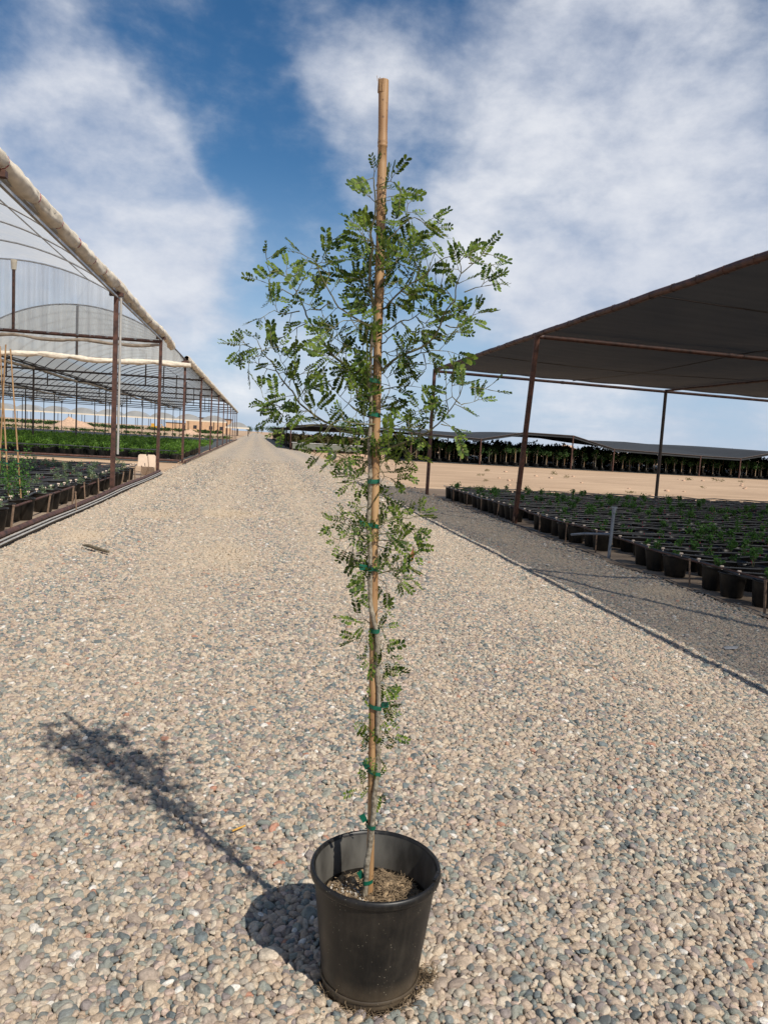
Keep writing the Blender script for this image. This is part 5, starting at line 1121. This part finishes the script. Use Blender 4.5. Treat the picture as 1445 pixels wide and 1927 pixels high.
# ------------------------------------------------------------------ the far side of the sand lot
def shade_house(name, label, xs_, zs_, y0, y1, zback, post_x, g=GZ):
    t = thing(name, label, 'shade house', (xs_[0], y0, g)); o = Vector((-xs_[0], -y0, -g))
    ny = 8; V = []; F = []; n = len(xs_)
    for j in range(ny+1):
        f = j/ny
        for x, z in zip(xs_, zs_): V.append((x+o.x, y0+(y1-y0)*f+o.y, z*(1-min(1, f*1.6))+zback*min(1, f*1.6)+o.z+.05*math.sin(x+j)))
    F = [(j*n+i, j*n+i+1, (j+1)*n+i+1, (j+1)*n+i) for j in range(ny) for i in range(n-1)]
    link('shade_cloth', npmesh('shade_cloth', V, F, shadem2), t)
    m = MB(); m.tube([Vector((x, y0-.02, z))+o for x, z in zip(xs_, zs_)], .05, 6); m.build('edge_pipe', darksteel, t)
    # cloth skirt drooping under the edge
    m = MB(); P_ = [Vector((x, y0, z))+o for x, z in zip(xs_, zs_)]
    V = []
    for p in P_: V += [p, p-Vector((0, 0, .22))]
    m.add(V, [(2*k, 2*k+1, 2*k+3, 2*k+2) for k in range(len(P_)-1)]); m.build('cloth_hem', shadem2, t)
    for x in post_x:
        z = np.interp(x, xs_, zs_); m = MB(); m.tube([Vector((x, y0, g))+o, Vector((x, y0, z))+o], .07, 8); m.build('post', rust, t)
        m = MB(); m.tube([Vector((x, y0+12, g))+o, Vector((x, y0+12, z+.2))+o], .07, 8); m.build('post', darksteel, t)
    return t
shadem2 = simple('far_shade_cloth', (.022, .024, .026), .85, 0, .3, .4)
shade_house('shade_house', 'long tent topped black shade house behind the sand lot at right', [13.5, 16, 20.3, 24.4, 29.2, 33.4, 38, 42.4, 46.7, 50, 54, 60, 68, 76], [2.3, 2.25, 2.1, 2.93, 2.9, 1.90, 1.80, 1.72, 1.70, 2.4, 2.6, 1.7, 2.5, 1.8], 66, 104, 2.95, (13.8, 20.3, 29.2, 33.4, 42.4, 46.7, 54, 60))
shade_house('shade_house', 'low black shade house beside the end of the gravel road, partly behind the sapling', [3.5, 6, 9, 12, 15, 19], [2.35, 2.72, 2.66, 2.55, 2.45, 2.4], 81, 210, 2.5, (3.7, 9, 15))
t = thing('tarp_wall', 'low grey tarpaulin wall along the foot of the roadside shade house', 'tarp wall', (3.9, 80.4, GZ))
m = MB(); V = [];
for k in range(60):
    x = k*.2
    for z in (.25, .9): V.append((x, .05*math.sin(k*1.1)*(1 if z < .5 else .4), z+.02*math.sin(k*.8)))
m.add(V, [(2*k, 2*k+1, 2*k+3, 2*k+2) for k in range(59)], True); m.build('tarpaulin', greywall, t)
m = MB(); m.tube([(-.1, 0, .9), (12, 0, .9)], .05, 6)
m.build('top_rail', galv, t)
for k in range(6):
    m = MB(); m.tube([(k*2.35, .1, 0), (k*2.35, .1, .95)], .06, 6); m.build('post', wood, t)
for k in range(4):
    t = thing('water_tank', 'white rounded tank among the plants beyond the roadside shade house, %s from the left' % ordn[k], 'tank', (8.5+k*1.35, 104+k*.3, -.05)); t.scale = (1, 1, 1.05-.06*k)
    m = MB(); m.lathe([(0, .0), (.62, 0), (.66, .1), (.66, 1.35), (.6, 1.6), (.35, 1.78), (.18, 1.82)], n=20); m.build('tank_body', whitem, t)
    m = MB(); m.lathe([(.2, 1.80), (.2, 1.9), (0, 1.92)], n=14); m.build('lid', whitem, t)
tree_me = []; trunk_me = []; pot3 = pot_mesh('container', .26, .2, .3)
for k in range(6):
    V, F = leaf_cloud(150, .42, .42, .38, .20, 600+k, 1.42, up=.3, aspect=.6); tree_me.append(npmesh('crown', V, F, crownm))
    m = MB(); m.tube([(0, 0, .2), (.03*math.sin(k), 0, .7), (0, .02, 1.45)], [.03, .024, .014], 6); [m.tube([(0, 0, 1.0), (.25*math.cos(a_+k), .25*math.sin(a_+k), 1.4)], .010, 4) for a_ in (0, 2, 4)]
    trunk_me.append(m.mesh('trunk', barkm))
m = MB(); m.tube([(.05, 0, .1), (.07, 0, 1.5)], .022, 6); cane_me = m.mesh('stake', bamboo)
bt = [npmesh('crown', *leaf_cloud(170, .36, .36, .6, .17, 650+k, 1.0, up=.5, aspect=.5), browncrown) for k in range(4)]
for row, (yy, s_) in enumerate(((67.2, .95), (69.6, 1.0), (72.4, 1.05))):
    x = 14.6
    while x < 62:
        if not (33.0 < x < 33.8):
            s2 = s_*random.uniform(.86, 1.14)*(1.0 if x < 33 else .92)
            t = thing('nursery_tree', ['young staked tree in the front row under the tent topped shade house', 'young staked tree in the second row under the tent topped shade house', 'young staked tree in the third row under the tent topped shade house'][row], 'tree', (x, yy+random.uniform(-.3, .3), GZ), random.uniform(0, 6), ['front row of staked trees', 'second row of staked trees', 'third row of staked trees'][row])
            t.scale = (s2, s2, s2); k = random.randint(0, 5)
            link('crown', tree_me[k], t); link('trunk', trunk_me[k], t); link('stake', cane_me, t); link('container', pot3, t)
        x += random.uniform(.75, 1.15)
x = 4.4; 
for k in range(34):
    yy = 81.8+(k//12)*3.2; x = 4.4+(k % 12)*.85
    s2 = random.uniform(1.05, 1.25); t = thing('nursery_shrub', 'tall olive shrub behind the grey tarpaulin under the roadside shade house', 'shrub', (x, yy, GZ), random.uniform(0, 6), 'shrubs under the roadside shade house'); t.scale = (s2, s2, s2*1.05)
    link('crown', bt[k % 4], t); link('trunk', trunk_me[k % 6], t); link('container', pot3, t)
for k in range(26):
    yy = 84+k*4.2
    t = thing('nursery_shrub', 'tall olive shrub in the roadside row of the low black shade house', 'shrub', (4.3, yy, GZ), random.uniform(0, 6), 'roadside shrubs of the low shade house'); t.scale = (1.2, 1.2, 1.2)
    link('crown', bt[k % 4], t); link('trunk', trunk_me[k % 6], t); link('container', pot3, t)
Vb = []; Fb = []; nb = 0
for k in range(900):
    x = random.uniform(14, 78); y = random.uniform(75, 92); V, F = leaf_cloud(46, .7, .5, .55, .36, 700+k, random.uniform(.3, 1.9)-.2, up=.3, aspect=.6); V += np.array([x, y, 0]); Vb.append(V); Fb.append(F+nb); nb += len(V)
tag(link('tree_mass', npmesh('tree_mass', np.concatenate(Vb), np.concatenate(Fb), crownm)), 'dark mass of tree crowns deep inside the tent topped shade house', 'trees', kind='stuff')
Vb = []; Fb = []; nb = 0
for k in range(260):
    x = random.uniform(4.2, 17); y = random.uniform(88, 200); V, F = leaf_cloud(36, .5, .5, .7, .30, 1200+k, 1.0, up=.3, aspect=.6); V += np.array([x, y, -.2]); Vb.append(V); Fb.append(F+nb); nb += len(V)
tag(link('shrub_mass', npmesh('shrub_mass', np.concatenate(Vb), np.concatenate(Fb), browncrown)), 'olive and brown mass of shrubs deep inside the roadside shade house', 'shrubs', kind='stuff')
def mound(x, y, rx, ry, h, label, seed, z0=GZ):
    V = []; F = []; n = 26; k_ = 40
    for i in range(n+1):
        for k in range(k_):
            t = 2*math.pi*k/k_; rr = i/n; zz = h*max(0, 1-rr)**.9*(1+.35*mn.fractal(Vector((math.cos(t)*rr*2+seed, math.sin(t)*rr*2, seed)), .8, 2, 4))
            V.append((rx*rr*math.cos(t)*(1+.15*math.sin(3*t+seed)), ry*rr*math.sin(t), zz-.02))
    F = [(i*k_+k, (i+1)*k_+k, (i+1)*k_+(k+1) % k_, i*k_+(k+1) % k_) for i in range(n) for k in range(k_)]
    o = link('sand_pile', npmesh('sand_pile', V, F, sandm, True), None, (x, y, z0)); tag(o, label, 'sand pile'); return o
mound(11.1, 72, 1.9, 1.6, 1.25, 'orange heap of sand directly behind the sapling at the far side of the lot', 3)
mound(66, 150, 9, 7, 2.7, 'pale pink heap of earth seen under the tent topped shade house', 5)
mound(-54, 235, 6, 5, 2.6, 'large pinkish earth heap seen through the farther greenhouse', 7, 0)
mound(-16.2, 190, 2.6, 2.4, 1.3, 'small sand heap near the end of the long greenhouse', 9, 0)
t = thing('old_tyre', 'small dark tyre lying on the sand beside the road', 'tyre', (5.75, 56.5, GZ)); m = MB()
m.lathe([(.17+.0, -.09), (.30, -.10), (.36, -.05), (.36, .05), (.30, .10), (.17, .09), (.17, -.09)], n=24)
q = m.build('tyre_tread', tyrem, t, (0, 0, .33)); q.rotation_euler = (R(78), 0, R(20))
m = MB(); m.lathe([(0, -.03), (.17, -.05), (.18, 0), (.17, .05), (0, .03)], n=20); q = m.build('rim', galv, t, (0, 0, .33)); q.rotation_euler = (R(78), 0, R(20))
for k, (x, y, s_) in enumerate(((15.8, 49.5, .9), (19.8, 45.5, .8), (20.8, 50, 1.1), (33.2, 53, 1.1), (35.4, 52.5, 1.4), (12.8, 41, .7), (38.5, 54, .8), (7.2, 33, .5), (11.4, 36, .6), (17.0, 31.5, .7), (26.0, 40.0, .6))):
    V, F = leaf_cloud(70, .35, .3, .12, .12, 900+k, .08, up=1, aspect=.25); V[:, 2] = np.maximum(V[:, 2], 0)
    o = link('dry_weed', npmesh('dry_weed', V, F, browncrown), None, (x, y, GZ)); o.scale = (s_,)*3
    tag(o, 'small dry weed tuft on the open sand lot', 'weed', 'dry weeds on the sand lot')
for k in range(40):
    x = random.uniform(7.5, 38); y = random.uniform(28, 62); r_ = random.uniform(.05, .16)
    if x < 18 and y < 30: y += 6
    m = MB(); m.lathe([(0, r_*.55), (r_*.5, r_*.5), (r_, r_*.2), (r_*.9, -.02)], n=7, jit=.25)
    o = m.build('stone', sandm, None, (x, y, GZ-.03)); tag(o, 'sand coloured stone lying on the open lot at right', 'stone', 'stones on the sand lot')
def far_tree(x, y, h, w_, seed, label, col=crownm, group=None, z0=0):
    t = thing('far_tree', label, 'tree', (x, y, z0), 0, group)
    m = MB(); m.tube([(0, 0, 0), (.1*w_, 0, h*.35), (0, 0, h*.75)], [.05*h, .04*h, .015*h], 7); [m.tube([(0, 0, h*.35), (w_*.3*math.cos(a_), w_*.3*math.sin(a_), h*.7)], .014*h, 5) for a_ in (0, 1.6, 3.1, 4.6)]
    m.build('trunk', barkm, t); V, F = leaf_cloud(700, w_*.5, w_*.5, h*.36, h*.085, seed, h*.62, up=.2, aspect=.6); link('crown', npmesh('crown', V, F, col), t)
far_tree(1.0, 520, 5.5, 5, 31, 'small round tree left of the far end of the road', col=crownm)
far_tree(5.5, 760, 8, 4.5, 32, 'slim dark tree at the vanishing end of the road')
far_tree(-4, 430, 4.5, 5, 33, 'low bushy tree beside the last small greenhouse')
for k in range(5):
    far_tree(6.2+k*1.2, 262+k*20, 4.2, 7, 40+k, 'dense dark bush right of the far end of the road', group='bushes right of the far road end')
farfilm = simple('far_grey_film', (.30, .31, .31), .7, 0, .15, .3)
# far film houses beyond the left sand strip
def far_house(name, label, x0, nsp, y0, y1, sp, ez, rise, step=1):
    t = thing(name, label, 'greenhouse', (x0, y0, 0))
    rc = ((sp/2)**2+rise**2)/(2*rise); az_ = lambda u: ez+rise-(rc-math.sqrt(rc*rc-u*u))
    for i in range(nsp):
        V = []; n = 14
        for y in (0, y1-y0):
            for k in range(n+1): V.append((sp*i+sp*k/n, y, az_(-sp/2+sp*k/n)))
        link('roof_film', npmesh('roof_film', V, [(k, k+1, n+2+k, n+1+k) for k in range(n)], farfilm, True), t)
        V = [(sp*i+sp*k/n, -.05, az_(-sp/2+sp*k/n)) for k in range(n+1)]+[(sp*i+sp*k/n, -.05, ez) for k in range(n+1)]
        link('end_film', npmesh('end_film', V, [(k, k+1, n+2+k, n+1+k) for k in range(n)], farfilm), t)
    m = MB(); m.box((sp*nsp/2, -.1, ez-.15), (sp*nsp+.6, .35, .45)); m.build('front_curtain', canvas, t)
    me_ = MB(); me_.tube([(0, 0, 0), (0, 0, ez-.3)], .10, 6); me_ = me_.mesh('post', darksteel); n = 0
    for i in range(nsp*2+1):
        for y in (0, (y1-y0)*.5):
            if n < 100: link('post', me_, t, (sp*i/2, y, 0)); n += 1
    return t
far_house('film_greenhouse', 'row of distant grey domed greenhouses across the left sand strip', -120, 12, 280, 289, 9.1, 4.4, 2.1)
far_house('film_greenhouse', 'last small domed greenhouse beside the road, left of its far end', -8.6, 1, 225, 240, 6.3, 2.5, 1.5)
t = thing('tan_building', 'large flat tan building behind the distant domed greenhouses', 'building', (-27, 300, 0))
m = MB(); m.box((8.5, 8, 2.8), (17, 16, 5.6)); m.build('wall', tanwall, t)
m = MB(); m.box((8.5, 8, 5.75), (17.6, 16.6, .3)); m.build('roof', matm, t)
for x in (3.6, 9.6, 13.6):
    m = MB(); m.box((x, -.06, 2.0), (1.3, .14, 1.3)); q = m.build('window', darkwin, t)
t = thing('tan_building', 'low tan wall and shed left of the large tan building', 'building', (-34, 318, 0))
m = MB(); m.box((3, 3, 1.6), (11, 6, 3.2)); m.build('wall', tanwall, t); m = MB(); m.box((3, 3, 3.3), (11.4, 6.4, .22)); m.build('roof', matm, t)
yel = simple('machine_yellow', (.55, .30, .03), .5)
t = thing('yellow_loader', 'small yellow loader parked before the distant greenhouses', 'loader', (-33.5, 262, 0)); m = MB(); m.box((0, 0, 1.1), (2.6, 1.4, .8)); m.box((-.7, 0, 1.9), (1.1, 1.2, .9)); m.build('body', yel, t)
m = MB(); m.tube([(.9, 0, 1.2), (2.0, 0, 2.2), (2.9, 0, .7)], .12, 6); m.box((3.0, 0, .5), (.5, 1.4, .6)); m.build('boom', yel, t)
for x, y in ((-.9, -.8), (.9, -.8), (-.9, .8), (.9, .8)):
    m = MB(); m.tube([(x, y-.15, .5), (x, y+.15, .5)], .5, 14); m.build('wheel', tyrem, t)
t = thing('white_car', 'small white car parked far behind the tent topped shade house', 'car', (60.2, 128, -.2)); m = MB()
m.add([(-2, -.8, .35), (2, -.8, .35), (2.1, -.8, .8), (1.2, -.75, .95), (.6, -.65, 1.45), (-1.2, -.65, 1.45), (-1.9, -.75, .95), (-2.1, -.8, .8),
       (-2, .8, .35), (2, .8, .35), (2.1, .8, .8), (1.2, .75, .95), (.6, .65, 1.45), (-1.2, .65, 1.45), (-1.9, .75, .95), (-2.1, .8, .8)],
      [(7, 6, 5, 4, 3, 2, 1, 0), (8, 9, 10, 11, 12, 13, 14, 15)]+[(k, (k+1) % 8, 8+(k+1) % 8, 8+k) for k in range(8)]); m.build('body', whitem, t)
m = MB(); m.box((-.3, -.74, 1.18), (1.9, .04, .3)); m.build('window', darkwin, t)
for x in (-1.25, 1.25):
    for y in (-.72, .72):
        m = MB(); m.tube([(x, y-.1, .33), (x, y+.1, .33)], .33, 12); m.build('wheel', tyrem, t)
Vb = []; Fb = []; nb = 0
for k in range(170):
    x = random.uniform(-110, -12); y = random.uniform(250, 276); V, F = leaf_cloud(40, 1.6, 1.2, .45, .6, 1600+k, .55, up=.5, aspect=.6); V += np.array([x, y, 0]); Vb.append(V); Fb.append(F+nb); nb += len(V)
tag(link('hedge_rows', npmesh('hedge_rows', np.concatenate(Vb), np.concatenate(Fb), crownm)), 'dark green low rows of plants before the distant domed greenhouses', 'plants', kind='stuff')
Vb = []; Fb = []; nb = 0
for k in range(150):
    x = random.uniform(-50, -4); y = random.uniform(126, 131); V, F = leaf_cloud(40, .6, .6, .25, .25, 1900+k, .25, up=.5, aspect=.4); V += np.array([x, y, 0]); Vb.append(V); Fb.append(F+nb); nb += len(V)
tag(link('grass_strip', npmesh('grass_strip', np.concatenate(Vb), np.concatenate(Fb), bushm)), 'strip of grass at the far edge of the long greenhouse', 'grass', kind='stuff')
